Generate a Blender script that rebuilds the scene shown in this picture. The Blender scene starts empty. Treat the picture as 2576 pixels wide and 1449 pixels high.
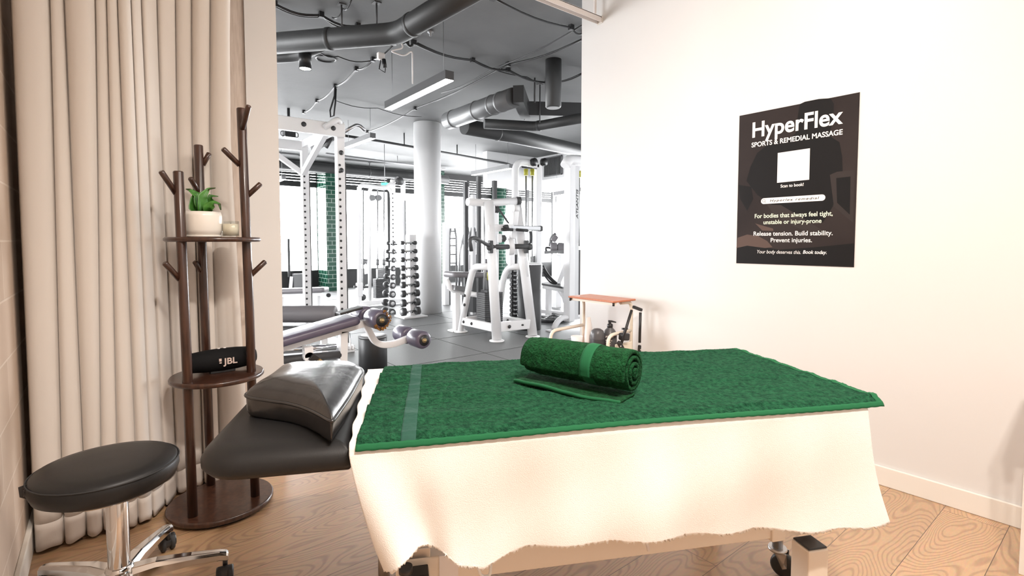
import bpy, bmesh, math, random
from mathutils import Vector, Matrix
random.seed(7)
PI = math.pi
C = bpy.context.scene.collection

# ------------------------------------------------------------------ camera, sky, lamps, exposure
F, CX, CY, CAMZ = 1284.0, 1288.0, 671.0, 1.2
PITCH, YAW = math.atan(65 / 1284.0), math.radians(38.55)
cd = bpy.data.cameras.new('camera'); cam = bpy.data.objects.new('camera', cd); C.objects.link(cam)
cd.sensor_fit = 'HORIZONTAL'; cd.sensor_width = 36.0; cd.lens = F / 2576 * 36
cd.shift_y = -(724.5 - CY) / 2576; cd.clip_start = 0.02; cd.clip_end = 200
cam.location = (0, 0, CAMZ); cam.rotation_euler = (PI / 2 - PITCH, 0, -YAW)
bpy.context.scene.camera = cam

w = bpy.data.worlds.new('overcast_sky'); bpy.context.scene.world = w; w.use_nodes = True
w.node_tree.nodes['Background'].inputs[0].default_value = (0.97, 0.985, 1.0, 1)
w.node_tree.nodes['Background'].inputs[1].default_value = 25.0

def lamp(name, kind, loc, target, energy, color, **kw):
    l = bpy.data.lights.new(name, kind); l.energy = energy; l.color = color
    for k, val in kw.items(): setattr(l, k, val)
    o = bpy.data.objects.new(name, l); C.objects.link(o); o.location = loc
    d = Vector(target) - Vector(loc); o.rotation_euler = d.to_track_quat('-Z', 'Y').to_euler()
    return o
WARM = (1.0, 0.90, 0.815)
lamp('overhead_fill_light', 'AREA', (1.55, 0.60, 3.06), (1.45, 0.75, 0), 55, WARM, shape='RECTANGLE', size=1.9, size_y=1.2)  # unseen soft fill, added overhead to even out the room's brightness
lamp('ceiling_downlight', 'SPOT', (0.42, -0.26, 3.05), (1.20, 0.95, 0.5), 185, WARM, spot_size=math.radians(108), spot_blend=0.9, shadow_soft_size=0.05)
lamp('ceiling_downlight', 'SPOT', (0.70, -0.38, 3.05), (1.70, 0.80, 0.5), 165, WARM, spot_size=math.radians(108), spot_blend=0.9, shadow_soft_size=0.05)
# the gym windows: portals steer sampling of the sky outside
for loc, tg, sx, sy in (((4.0, 12.70, 1.75), (4.0, 0, 1.75), 16.0, 2.7), ((-3.95, 7.2, 1.75), (4, 7.2, 1.75), 3.2, 2.7), ((12.2, 8.6, 1.75), (0, 8.6, 1.75), 8.0, 2.7)):
    p = lamp('window_daylight', 'AREA', loc, tg, 1, (1, 1, 1), shape='RECTANGLE', size=sx, size_y=sy)
    p.data.cycles.is_portal = True
vs = bpy.context.scene.view_settings
bpy.context.scene.display_settings.display_device = 'sRGB'
vs.view_transform = 'Standard'; vs.look = 'None'; vs.exposure = 0.0; vs.gamma = 1.0; vs.use_curve_mapping = False

# ------------------------------------------------------------------ sight lines measured in the photograph -> points at their real depth
AX = (math.sin(YAW) * math.cos(PITCH), math.cos(YAW) * math.cos(PITCH), -math.sin(PITCH))
RX = (math.cos(YAW), -math.sin(YAW), 0.0)
UX = (math.sin(YAW) * math.sin(PITCH), math.cos(YAW) * math.sin(PITCH), math.cos(PITCH))
def ray(x, y):
    a, b = (x - CX) / F, (CY - y) / F
    return [AX[i] + a * RX[i] + b * UX[i] for i in range(3)]
def at_z(x, y, z=0.0):
    d = ray(x, y); t = (z - CAMZ) / d[2]; return Vector((d[0] * t, d[1] * t, z))
def at_x(x, y, X):
    d = ray(x, y); t = X / d[0]; return Vector((X, d[1] * t, CAMZ + d[2] * t))
def at_y(x, y, Y):
    d = ray(x, y); t = Y / d[1]; return Vector((d[0] * t, Y, CAMZ + d[2] * t))
def at_d(x, y, t):
    d = ray(x, y); return Vector((d[0] * t, d[1] * t, CAMZ + d[2] * t))

# ------------------------------------------------------------------ materials
def mat(name, col, rough=0.5, metal=0.0, spec=0.5, bump=None, sheen=0.0, var=None, coat=0.0, alpha=None):
    m = bpy.data.materials.new(name); m.use_nodes = True
    nt = m.node_tree; b = nt.nodes['Principled BSDF']
    b.inputs['Base Color'].default_value = (*col, 1); b.inputs['Roughness'].default_value = rough
    b.inputs['Metallic'].default_value = metal; b.inputs['Specular IOR Level'].default_value = spec
    b.inputs['Sheen Weight'].default_value = sheen; b.inputs['Coat Weight'].default_value = coat
    if sheen: b.inputs['Sheen Tint'].default_value = (*[min(1, c * 2 + .1) for c in col], 1)
    if bump or var:
        tc = nt.nodes.new('ShaderNodeTexCoord')
    if bump:
        n = nt.nodes.new('ShaderNodeTexNoise'); n.inputs['Scale'].default_value = bump[0]; n.inputs['Detail'].default_value = 4
        nt.links.new(tc.outputs['Object'], n.inputs['Vector'])
        bp = nt.nodes.new('ShaderNodeBump'); bp.inputs['Strength'].default_value = bump[1]; bp.inputs['Distance'].default_value = bump[2]
        nt.links.new(n.outputs['Fac'], bp.inputs['Height']); nt.links.new(bp.outputs['Normal'], b.inputs['Normal'])
    if var:
        n2 = nt.nodes.new('ShaderNodeTexNoise'); n2.inputs['Scale'].default_value = var[0]; n2.inputs['Detail'].default_value = 5
        mp = nt.nodes.new('ShaderNodeMapping'); mp.inputs['Scale'].default_value = var[3] if len(var) > 3 else (1, 1, 1)
        nt.links.new(tc.outputs['Object'], mp.inputs['Vector']); nt.links.new(mp.outputs['Vector'], n2.inputs['Vector'])
        r = nt.nodes.new('ShaderNodeValToRGB'); r.color_ramp.elements[0].position = .3; r.color_ramp.elements[1].position = .7
        r.color_ramp.elements[0].color = (*var[1], 1); r.color_ramp.elements[1].color = (*var[2], 1)
        nt.links.new(n2.outputs['Fac'], r.inputs['Fac']); nt.links.new(r.outputs['Color'], b.inputs['Base Color'])
    return m
def emit(name, col, s):
    m = bpy.data.materials.new(name); m.use_nodes = True; nt = m.node_tree
    b = nt.nodes['Principled BSDF']; b.inputs['Base Color'].default_value = (*col, 1)
    b.inputs['Emission Color'].default_value = (*col, 1); b.inputs['Emission Strength'].default_value = s
    return m
def glass(name, tint=(1, 1, 1), rough=0.0):
    m = bpy.data.materials.new(name); m.use_nodes = True; nt = m.node_tree; nt.nodes.clear()
    o = nt.nodes.new('ShaderNodeOutputMaterial'); t = nt.nodes.new('ShaderNodeBsdfTransparent'); g = nt.nodes.new('ShaderNodeBsdfGlossy')
    mx = nt.nodes.new('ShaderNodeMixShader'); fr = nt.nodes.new('ShaderNodeMath'); fr.operation = 'MULTIPLY_ADD'; lw = nt.nodes.new('ShaderNodeLayerWeight'); lw.inputs[0].default_value = .2; nt.links.new(lw.outputs['Facing'], fr.inputs[0]); fr.inputs[1].default_value = .3; fr.inputs[2].default_value = .03
    t.inputs[0].default_value = (*tint, 1); g.inputs['Roughness'].default_value = rough
    nt.links.new(fr.outputs[0], mx.inputs[0]); nt.links.new(t.outputs[0], mx.inputs[1]); nt.links.new(g.outputs[0], mx.inputs[2]); nt.links.new(mx.outputs[0], o.inputs[0])
    return m
def node_mat(name):
    m = bpy.data.materials.new(name); m.use_nodes = True
    return m, m.node_tree, m.node_tree.nodes['Principled BSDF']

def wood_floor():
    m, nt, b = node_mat('oak_laminate'); N = nt.nodes.new; L = nt.links.new
    tc = N('ShaderNodeTexCoord'); mp = N('ShaderNodeMapping'); mp.inputs['Location'].default_value = (0.11, 0.09, 0)
    L(tc.outputs['Object'], mp.inputs['Vector'])
    br = N('ShaderNodeTexBrick'); br.offset = 0.37; br.inputs['Scale'].default_value = 1.0; br.inputs['Brick Width'].default_value = 1.84; br.inputs['Row Height'].default_value = 0.21
    br.inputs['Mortar Size'].default_value = 0.0012; br.inputs['Mortar Smooth'].default_value = 0.1; br.inputs['Bias'].default_value = 0
    br.inputs['Color1'].default_value = (0, 0, 0, 1); br.inputs['Color2'].default_value = (1, 1, 1, 1); br.inputs['Mortar'].default_value = (0.5, 0.5, 0.5, 1)
    L(mp.outputs['Vector'], br.inputs['Vector'])
    add = N('ShaderNodeVectorMath'); add.operation = 'MULTIPLY_ADD'
    comb = N('ShaderNodeCombineXYZ'); sc = N('ShaderNodeMath'); sc.operation = 'MULTIPLY'; sc.inputs[1].default_value = 7.3
    L(br.outputs['Color'], sc.inputs[0]); L(sc.outputs[0], comb.inputs[0]); L(sc.outputs[0], comb.inputs[1]); L(sc.outputs[0], comb.inputs[2])
    st = N('ShaderNodeMapping'); st.inputs['Scale'].default_value = (0.75, 2.6, 1.0); L(tc.outputs['Object'], st.inputs['Vector'])
    ad = N('ShaderNodeVectorMath'); ad.operation = 'ADD'; L(st.outputs[0], ad.inputs[0]); L(comb.outputs[0], ad.inputs[1])
    no = N('ShaderNodeTexNoise'); no.inputs['Scale'].default_value = 2.1; no.inputs['Detail'].default_value = 1.3; no.inputs['Roughness'].default_value = .45; L(ad.outputs[0], no.inputs['Vector'])
    ri = N('ShaderNodeMath'); ri.operation = 'MULTIPLY'; ri.inputs[1].default_value = 190.0; L(no.outputs['Fac'], ri.inputs[0])
    sn = N('ShaderNodeMath'); sn.operation = 'SINE'; L(ri.outputs[0], sn.inputs[0])
    ra = N('ShaderNodeValToRGB'); e = ra.color_ramp.elements
    e[0].position = .0; e[0].color = (.365, .215, .115, 1); e[1].position = .5; e[1].color = (.50, .31, .168, 1)
    m1 = N('ShaderNodeMapRange'); m1.inputs[1].default_value = -1; m1.inputs[2].default_value = 1; L(sn.outputs[0], m1.inputs[0]); L(m1.outputs[0], ra.inputs[0])
    fi = N('ShaderNodeTexNoise'); fi.inputs['Scale'].default_value = 45; fi.inputs['Detail'].default_value = 6; L(ad.outputs[0], fi.inputs['Vector'])
    mx = N('ShaderNodeMix'); mx.data_type = 'RGBA'; mx.blend_type = 'OVERLAY'; mx.inputs[0].default_value = .22; L(ra.outputs[0], mx.inputs[6]); L(fi.outputs['Color'], mx.inputs[7])
    hv = N('ShaderNodeHueSaturation'); vv = N('ShaderNodeMapRange'); vv.inputs[3].default_value = .9; vv.inputs[4].default_value = 1.08
    L(br.outputs['Color'], vv.inputs[0]); L(vv.outputs[0], hv.inputs['Value']); L(mx.outputs[2], hv.inputs['Color'])
    mo = N('ShaderNodeMix'); mo.data_type = 'RGBA'; L(br.outputs['Fac'], mo.inputs[0]); L(hv.outputs[0], mo.inputs[6]); mo.inputs[7].default_value = (.06, .03, .015, 1)
    L(mo.outputs[2], b.inputs['Base Color']); b.inputs['Roughness'].default_value = .40; b.inputs['Specular IOR Level'].default_value = .6; b.inputs['Coat Weight'].default_value = .8; b.inputs['Coat Roughness'].default_value = .40; b.inputs['Coat IOR'].default_value = 1.7
    return m
def brick_mat(name, c1, c2, mortar, bw, rh, ms, rough, plane='XZ', offset=.5, bump=.3):
    m, nt, b = node_mat(name); N = nt.nodes.new; L = nt.links.new
    tc = N('ShaderNodeTexCoord'); sp = N('ShaderNodeSeparateXYZ'); cb = N('ShaderNodeCombineXYZ'); L(tc.outputs['Object'], sp.inputs[0])
    if plane == 'XYZ':
        s = N('ShaderNodeMath'); L(sp.outputs[0], s.inputs[0]); L(sp.outputs[1], s.inputs[1]); L(s.outputs[0], cb.inputs[0]); L(sp.outputs[2], cb.inputs[1])
    else:
        L(sp.outputs['XYZ'.index(plane[0])], cb.inputs[0]); L(sp.outputs['XYZ'.index(plane[1])], cb.inputs[1])
    br = N('ShaderNodeTexBrick'); br.offset = offset; br.inputs['Scale'].default_value = 1; br.inputs['Brick Width'].default_value = bw; br.inputs['Row Height'].default_value = rh
    br.inputs['Mortar Size'].default_value = ms; br.inputs['Mortar Smooth'].default_value = .15
    br.inputs['Color1'].default_value = (*c1, 1); br.inputs['Color2'].default_value = (*c2, 1); br.inputs['Mortar'].default_value = (*mortar, 1)
    L(cb.outputs[0], br.inputs['Vector']); L(br.outputs['Color'], b.inputs['Base Color']); b.inputs['Roughness'].default_value = rough
    bp = N('ShaderNodeBump'); bp.invert = True; bp.inputs['Strength'].default_value = bump; bp.inputs['Distance'].default_value = .004
    L(br.outputs['Fac'], bp.inputs['Height']); L(bp.outputs[0], b.inputs['Normal'])
    return m
def dark_wood():
    m, nt, b = node_mat('walnut_stained_wood'); N = nt.nodes.new; L = nt.links.new
    tc = N('ShaderNodeTexCoord'); mp = N('ShaderNodeMapping'); mp.inputs['Scale'].default_value = (14, 14, 1.6); L(tc.outputs['Object'], mp.inputs[0])
    n = N('ShaderNodeTexNoise'); n.inputs['Scale'].default_value = 4; n.inputs['Detail'].default_value = 6; L(mp.outputs[0], n.inputs[0])
    r = N('ShaderNodeValToRGB'); r.color_ramp.elements[0].position = .3; r.color_ramp.elements[1].position = .72
    r.color_ramp.elements[0].color = (.026, .011, .007, 1); r.color_ramp.elements[1].color = (.075, .031, .018, 1)
    L(n.outputs['Fac'], r.inputs[0]); L(r.outputs[0], b.inputs['Base Color']); b.inputs['Roughness'].default_value = .3; b.inputs['Coat Weight'].default_value = .3; b.inputs['Coat Roughness'].default_value = .15
    return m

M = {}
M['wall'] = mat('painted_plaster', (.70, .685, .668), .6, bump=(60, .05, .002))
M['floor'] = wood_floor()
M['block'] = brick_mat('painted_block', (.56, .45, .36), (.58, .465, .375), (.68, .58, .49), .40, .20, .004, .75, 'YZ', .5, .5)
M['skirt'] = mat('white_gloss_paint', (.78, .74, .68), .4)
M['pale_wood'] = mat('pale_wood_grain', (.62, .52, .44), .5, var=(6, (.56, .46, .385), (.68, .58, .50), (20, 20, 2)))
M['rubber_floor'] = mat('rubber_tile', (.15, .151, .153), .5, spec=.5, bump=(220, .2, .002), var=(180, (.125, .126, .128), (.18, .181, .183)))
M['frame'] = mat('black_window_frame', (.012, .012, .0125), .6)
M['seam'] = mat('dark_seam', (.02, .02, .02), .8)
M['gym_ceiling'] = mat('grey_painted_concrete', (.125, .126, .127), .75, bump=(14, .15, .01), var=(2.2, (.115, .116, .117), (.135, .136, .137)))
M['gym_wall'] = mat('gym_white_paint', (.74, .74, .745), .65)
M['white_round'] = mat('white_column_paint', (.80, .80, .805), .55)
M['duct'] = mat('grey_painted_duct', (.032, .0325, .033), .5, spec=.5, bump=(60, .1, .003))
M['duct_pale'] = mat('galvanised_duct', (.15, .152, .155), .45, .3, bump=(60, .1, .003))
M['white_metal'] = mat('white_powder_coat', (.84, .835, .84), .3)
M['black'] = mat('black_plastic', (.018, .018, .019), .4)
M['black_soft'] = mat('black_rubber', (.025, .025, .026), .7)
M['dark_grey'] = mat('dark_grey_paint', (.055, .055, .057), .5)
M['mid_grey'] = mat('mid_grey_metal', (.2, .2, .205), .4, .4)
M['chrome'] = mat('chrome', (.78, .77, .76), .09, 1.0)
M['steel'] = mat('brushed_steel', (.55, .55, .56), .3, 1.0)
M['leather'] = mat('black_vinyl', (.014, .014, .0145), .42, spec=.35, bump=(350, .12, .0015))
M['leather_soft'] = mat('black_pillow_vinyl', (.016, .016, .017), .26, spec=.7, bump=(14, .25, .008), coat=.1)
M['charcoal'] = mat('charcoal_vinyl', (.035, .033, .032), .42, bump=(300, .15, .001))
M['purple_pad'] = mat('purple_grey_vinyl', (.10, .085, .125), .32, spec=.6, bump=(30, .1, .004), coat=.2)
M['grey_pad'] = mat('grey_vinyl', (.17, .16, .17), .4, spec=.5)
M['walnut'] = dark_wood()
M['curtain'] = mat('oatmeal_curtain_cloth', (.70, .65, .60), .9, sheen=.15, bump=(700, .25, .0008))
M['hem'] = mat('curtain_hem_cloth', (.58, .52, .47), .95, bump=(500, .3, .001))
M['towel'] = mat('green_terry_cloth', (.010, .09, .045), .95, spec=.12, sheen=.12, bump=(170, 1.0, .016), var=(75, (.004, .040, .019), (.022, .135, .060)))
M['towel_band'] = mat('green_woven_border', (.022, .078, .056), .8, spec=.2, sheen=.2, bump=(900, .3, .001))
M['towel_roll'] = mat('deep_green_terry_cloth', (.006, .075, .024), .95, spec=.12, sheen=.2, bump=(170, 1.0, .014), var=(75, (.003, .034, .010), (.012, .10, .032)))
M['towel_hem'] = mat('bright_green_hem', (.014, .115, .045), .85, spec=.2, sheen=.2, bump=(800, .4, .001))
M['fleece'] = mat('cream_fleece', (.90, .875, .835), .95, spec=.1, sheen=.3, bump=(420, .35, .004))
M['cream_metal'] = mat('cream_powder_coat', (.80, .73, .62), .35)
M['table_metal'] = mat('ivory_powder_coat', (.80, .71, .60), .4)
M['pot'] = mat('white_ceramic', (.80, .755, .69), .25)
M['leaf'] = mat('green_leaf', (.05, .20, .025), .4, var=(25, (.03, .13, .015), (.08, .27, .04)))
M['leaf_dry'] = mat('withered_leaf_tip', (.045, .035, .02), .7)
M['soil'] = mat('potting_soil', (.03, .02, .013), .95, bump=(90, 1, .01))
M['wax'] = mat('cream_wax', (.82, .74, .60), .5)
M['glass'] = glass('clear_glass', (.97, .98, .97))
M['pane'] = glass('window_glass', (.99, .99, .99))
M['mesh_cloth'] = mat('black_speaker_fabric', (.007, .0072, .008), .75, spec=.15, bump=(600, .4, .001))
M['logo'] = mat('pale_pink_print', (.62, .50, .45), .5)
M['paper_dark'] = mat('dark_poster_ink', (.024, .017, .016), .6, spec=.2, var=(1.6, (.018, .0125, .012), (.034, .025, .023)))
M['ink_black'] = mat('black_poster_ink', (.009, .008, .0082), .6, spec=.2)
M['ink_grey'] = mat('brown_grey_poster_ink', (.036, .028, .026), .6, spec=.2)
M['ink_skin'] = mat('dim_skin_poster_ink', (.10, .066, .055), .6, spec=.2)
M['ink_white'] = mat('white_print', (.86, .82, .79), .55)
M['ink_lime'] = mat('pale_green_print', (.80, .86, .66), .55)
M['orange_wood'] = mat('orange_stained_board', (.46, .15, .07), .35, var=(8, (.40, .125, .055), (.52, .18, .085), (2, 14, 14)))
M['light_oak'] = mat('light_oak_top', (.62, .38, .18), .45, var=(8, (.56, .33, .15), (.68, .43, .21), (2, 14, 14)))
M['bottle'] = mat('grey_bottle_plastic', (.085, .085, .09), .35)
M['bottle_dark'] = mat('dark_label', (.04, .04, .043), .5)
M['white_plastic'] = mat('white_plastic', (.80, .76, .74), .4)
M['red'] = mat('red_card', (.30, .05, .035), .5)
M['green_tile'] = brick_mat('glazed_green_tile', (.005, .040, .024), (.009, .056, .034), (.22, .27, .24), .20, .10, .007, .15, 'XYZ', .5, .4)
M['green_sign'] = emit('lit_green_sign', (.10, .62, .38), 1.0)
M['lamp_white'] = emit('lit_diffuser', (1, .97, .92), 12.0)
M['yellow'] = mat('yellow_sleeve', (.42, .40, .04), .5)
M['white_cloth'] = mat('white_bag', (.8, .8, .8), .7)
M['brass'] = mat('brass_fitting', (.50, .36, .17), .3, .8)
M['foam_torn'] = mat('torn_orange_foam', (.30, .12, .02), .9, bump=(120, 1, .01), var=(60, (.05, .02, .01), (.45, .2, .03)))

# ------------------------------------------------------------------ mesh helpers
class MB:
    def __init__(s): s.V, s.F, s.S = [], [], []
    def add(s, V, Fc, smooth=True):
        k = len(s.V); s.V += [tuple(v) for v in V]
        for f in Fc: s.F.append([k + i for i in f]); s.S.append(smooth)
        return s
    def box(s, a, b, mtx=None):
        x0, y0, z0 = a; x1, y1, z1 = b
        V = [Vector(p) for p in ((x0, y0, z0), (x1, y0, z0), (x1, y1, z0), (x0, y1, z0), (x0, y0, z1), (x1, y0, z1), (x1, y1, z1), (x0, y1, z1))]
        if mtx is not None: V = [mtx @ p for p in V]
        return s.add(V, [(0, 3, 2, 1), (4, 5, 6, 7), (0, 1, 5, 4), (1, 2, 6, 5), (2, 3, 7, 6), (3, 0, 4, 7)], False)
    def cbox(s, c, sz, rz=0.0):
        m = Matrix.Translation(Vector(c)) @ Matrix.Rotation(rz, 4, 'Z')
        h = [q / 2 for q in sz]; return s.box([-q for q in h], h, m)
    def beam(s, p, q, a, b, up=(0, 0, 1)):
        p, q = Vector(p), Vector(q); d = (q - p).normalized(); u = Vector(up)
        if abs(d.dot(u)) > .98: u = Vector((0, 1, 0)) if abs(d.y) < .9 else Vector((1, 0, 0))
        r = d.cross(u).normalized(); u = r.cross(d).normalized()
        V = [c + r * (i * a / 2) + u * (j * b / 2) for c in (p, q) for i, j in ((-1, -1), (1, -1), (1, 1), (-1, 1))]
        return s.add(V, [(0, 1, 2, 3), (7, 6, 5, 4), (0, 4, 5, 1), (1, 5, 6, 2), (2, 6, 7, 3), (3, 7, 4, 0)], False)
    def tube(s, pts, r, n=12, closed=False, caps=True, sec=None):
        P = [Vector(p) for p in pts]; m = len(P); V = []
        R = r if isinstance(r, (list, tuple)) else [r] * m
        T = []
        for i in range(m):
            if closed: t = P[(i + 1) % m] - P[i - 1]
            else: t = P[min(i + 1, m - 1)] - P[max(i - 1, 0)]
            T.append(t.normalized() if t.length else Vector((0, 0, 1)))
        nrm = T[0].orthogonal().normalized() if abs(T[0].z) > .9 else T[0].cross(Vector((0, 0, 1))).normalized()
        for i in range(m):
            nrm = (nrm - T[i] * nrm.dot(T[i])).normalized(); b = T[i].cross(nrm)
            for k in range(n):
                a = 2 * PI * k / n
                V.append(P[i] + (nrm * math.cos(a) * (sec[0] if sec else 1) + b * math.sin(a) * (sec[1] if sec else 1)) * R[i])
        Fc = []
        for i in range(m if closed else m - 1):
            j = (i + 1) % m
            for k in range(n): Fc.append((i * n + k, i * n + (k + 1) % n, j * n + (k + 1) % n, j * n + k))
        k0 = len(s.V); s.add(V, Fc)
        if caps and not closed:
            s.F.append([k0 + k for k in range(n)][::-1]); s.S.append(False)
            s.F.append([k0 + (m - 1) * n + k for k in range(n)]); s.S.append(False)
        return s
    def lathe(s, prof, c=(0, 0, 0), axis=(0, 0, 1), n=24):
        d = Vector(axis).normalized(); a = d.orthogonal().normalized(); b = d.cross(a); c = Vector(c); V = []
        for r, z in prof:
            for k in range(n):
                t = 2 * PI * k / n; V.append(c + d * z + (a * math.cos(t) + b * math.sin(t)) * max(r, 1e-5))
        Fc = [(i * n + k, i * n + (k + 1) % n, (i + 1) * n + (k + 1) % n, (i + 1) * n + k) for i in range(len(prof) - 1) for k in range(n)]
        k0 = len(s.V); s.add(V, Fc)
        for idx, rev in ((0, True), (len(prof) - 1, False)):
            if prof[idx][0] > 1e-4:
                f = [k0 + idx * n + k for k in range(n)]; s.F.append(f[::-1] if rev else f); s.S.append(False)
        return s
    def cyl(s, p, q, r, n=20, r2=None):
        p, q = Vector(p), Vector(q); return s.lathe([(r, 0), (r if r2 is None else r2, (q - p).length)], p, q - p, n)
    def loft(s, rings, cap0=True, cap1=True, smooth=True):
        n = len(rings[0]); V = [p for r in rings for p in r]
        Fc = [(i * n + k, i * n + (k + 1) % n, (i + 1) * n + (k + 1) % n, (i + 1) * n + k) for i in range(len(rings) - 1) for k in range(n)]
        k0 = len(s.V); s.add(V, Fc, smooth)
        if cap0: s.F.append([k0 + k for k in range(n)][::-1]); s.S.append(smooth)
        if cap1: s.F.append([k0 + (len(rings) - 1) * n + k for k in range(n)]); s.S.append(smooth)
        return s
    def grid(s, fn, nu, nv, smooth=True):
        V = [fn(i / nu, j / nv) for i in range(nu + 1) for j in range(nv + 1)]
        Fc = [(i * (nv + 1) + j, (i + 1) * (nv + 1) + j, (i + 1) * (nv + 1) + j + 1, i * (nv + 1) + j + 1) for i in range(nu) for j in range(nv)]
        return s.add(V, Fc, smooth)
    def poly(s, pts): return s.add(pts, [list(range(len(pts)))], False)
    def prism(s, pts, off):
        n = len(pts); off = Vector(off); P = [Vector(p) for p in pts]
        return s.add(P + [p + off for p in P], [list(range(n))[::-1], list(range(n, 2 * n))] + [(i, (i + 1) % n, n + (i + 1) % n, n + i) for i in range(n)], False)
    def ball(s, c, r, n=12, sc=(1, 1, 1)):
        k0 = len(s.V); s.lathe([(r * math.sin(PI * i / n), -r * math.cos(PI * i / n)) for i in range(n + 1)], (0, 0, 0), (0, 0, 1), n * 2)
        for i in range(k0, len(s.V)):
            x, y, z = s.V[i]; s.V[i] = (c[0] + x * sc[0], c[1] + y * sc[1], c[2] + z * sc[2])
        return s

def obj(name, mb, m, parent=None, bevel=None, solid=None, subdiv=0, loc=None, flip=True):
    me = bpy.data.meshes.new(name)
    off = Vector(loc) if loc is not None else (Vector(parent.location) if parent is not None and parent.parent is None else Vector((0, 0, 0)))
    if parent is not None and parent.parent is not None: off = Vector(parent.parent.location) + Vector(parent.location)
    me.from_pydata([tuple(Vector(v) - off) for v in mb.V], [], mb.F)
    bm = bmesh.new(); bm.from_mesh(me)
    for f, sm in zip(bm.faces, mb.S): f.smooth = sm
    if flip: bmesh.ops.recalc_face_normals(bm, faces=bm.faces)
    bm.to_mesh(me); bm.free()
    o = bpy.data.objects.new(name, me); C.objects.link(o); me.materials.append(m)
    if parent is not None: o.parent = parent
    elif loc is not None: o.location = loc
    if solid: md = o.modifiers.new('thickness', 'SOLIDIFY'); md.thickness = solid; md.offset = -1
    if bevel: md = o.modifiers.new('rounded_edges', 'BEVEL'); md.width = bevel; md.segments = 2; md.limit_method = 'ANGLE'; md.angle_limit = math.radians(40)
    if subdiv: md = o.modifiers.new('smooth', 'SUBSURF'); md.levels = subdiv; md.render_levels = subdiv
    return o
def tag(o, label, cat, group=None):
    o['label'] = label; o['category'] = cat
    if group: o['group'] = group
    return o
def thing(name, label, cat, loc=(0, 0, 0), group=None):
    o = bpy.data.objects.new(name, None); C.objects.link(o); o.location = loc; o.empty_display_size = .05
    return tag(o, label, cat, group)
def single(name, mb, m, label, cat, group=None, **kw):
    return tag(obj(name, mb, m, None, **kw), label, cat, group)
def struct(name, mb, m, parent=None, **kw):
    o = obj(name, mb, m, parent, **kw)
    if parent is None: o['kind'] = 'structure'
    return o
def dup(root, loc, label, group=None):
    r = root.copy(); C.objects.link(r); r.location = loc; r['label'] = label
    if group: r['group'] = group
    for ch in list(root.children):
        c = ch.copy(); C.objects.link(c); c.parent = r
        for g in list(ch.children):
            d = g.copy(); C.objects.link(d); d.parent = c
    return r
def rrect(w_, h_, r, n=6):
    out = []
    for cx, cy, a0 in ((w_ / 2 - r, h_ / 2 - r, 0), (-w_ / 2 + r, h_ / 2 - r, 90), (-w_ / 2 + r, -h_ / 2 + r, 180), (w_ / 2 - r, -h_ / 2 + r, 270)):
        for k in range(n + 1):
            a = math.radians(a0 + 90 * k / n); out.append((cx + r * math.cos(a), cy + r * math.sin(a)))
    return out
def cushion(mb, w_, h_, r, prof, mtx, dome=0.0, n=8):
    """prof: (inset, z) bottom to top; closes with a domed top"""
    rings = []
    for ins, z in prof:
        rr = max(r - ins, .008); rings.append([mtx @ Vector((x, y, z)) for x, y in rrect(w_ - 2 * ins, h_ - 2 * ins, rr, n)])
    ins0, z0 = prof[-1]
    m_ = min(w_, h_) / 2 - ins0
    for k in range(1, 8):
        t = k / 7.5; ins = ins0 + m_ * t; z = z0 + dome * (1 - (1 - t) ** 2)
        rings.append([mtx @ Vector((x, y, z)) for x, y in rrect(w_ - 2 * ins, h_ - 2 * ins, max(r - ins * .6, .006), n)] if min(w_, h_) - 2 * ins > .02 else rings[-1])
    mb.loft(rings); return mb
def slab(mb, u0, u1, v0, v1, r0, r1, prof, mtx, dome=.003, n=8):
    """cushion whose corners at u0 have radius r0 and at u1 radius r1"""
    def ring(ins, z):
        out = []
        for cu, cv, r, a0 in ((u1 - r1, v1 - r1, r1, 0), (u0 + r0, v1 - r0, r0, 90), (u0 + r0, v0 + r0, r0, 180), (u1 - r1, v0 + r1, r1, 270)):
            rr = max(r - ins, .004); k = min(ins, r) - r + rr if False else 0
            for q in range(n + 1):
                a = math.radians(a0 + 90 * q / n); s1, s2 = (1 if a0 in (0, 270) else -1), (1 if a0 in (0, 90) else -1)
                ex, ey = (u1 if s1 > 0 else u0) - s1 * (ins + rr), (v1 if s2 > 0 else v0) - s2 * (ins + rr)
                out.append(mtx @ Vector((ex + rr * math.cos(a), ey + rr * math.sin(a), z)))
        return out
    rings = [ring(i_, z_) for i_, z_ in prof]; i0, z0 = prof[-1]; m_ = min(u1 - u0, v1 - v0) / 2
    for k in range(1, 6):
        t = k / 6; rings.append(ring(i0 + (m_ - i0) * t * .95, z0 + dome * (1 - (1 - t) ** 2)))
    return mb.loft(rings)
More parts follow.
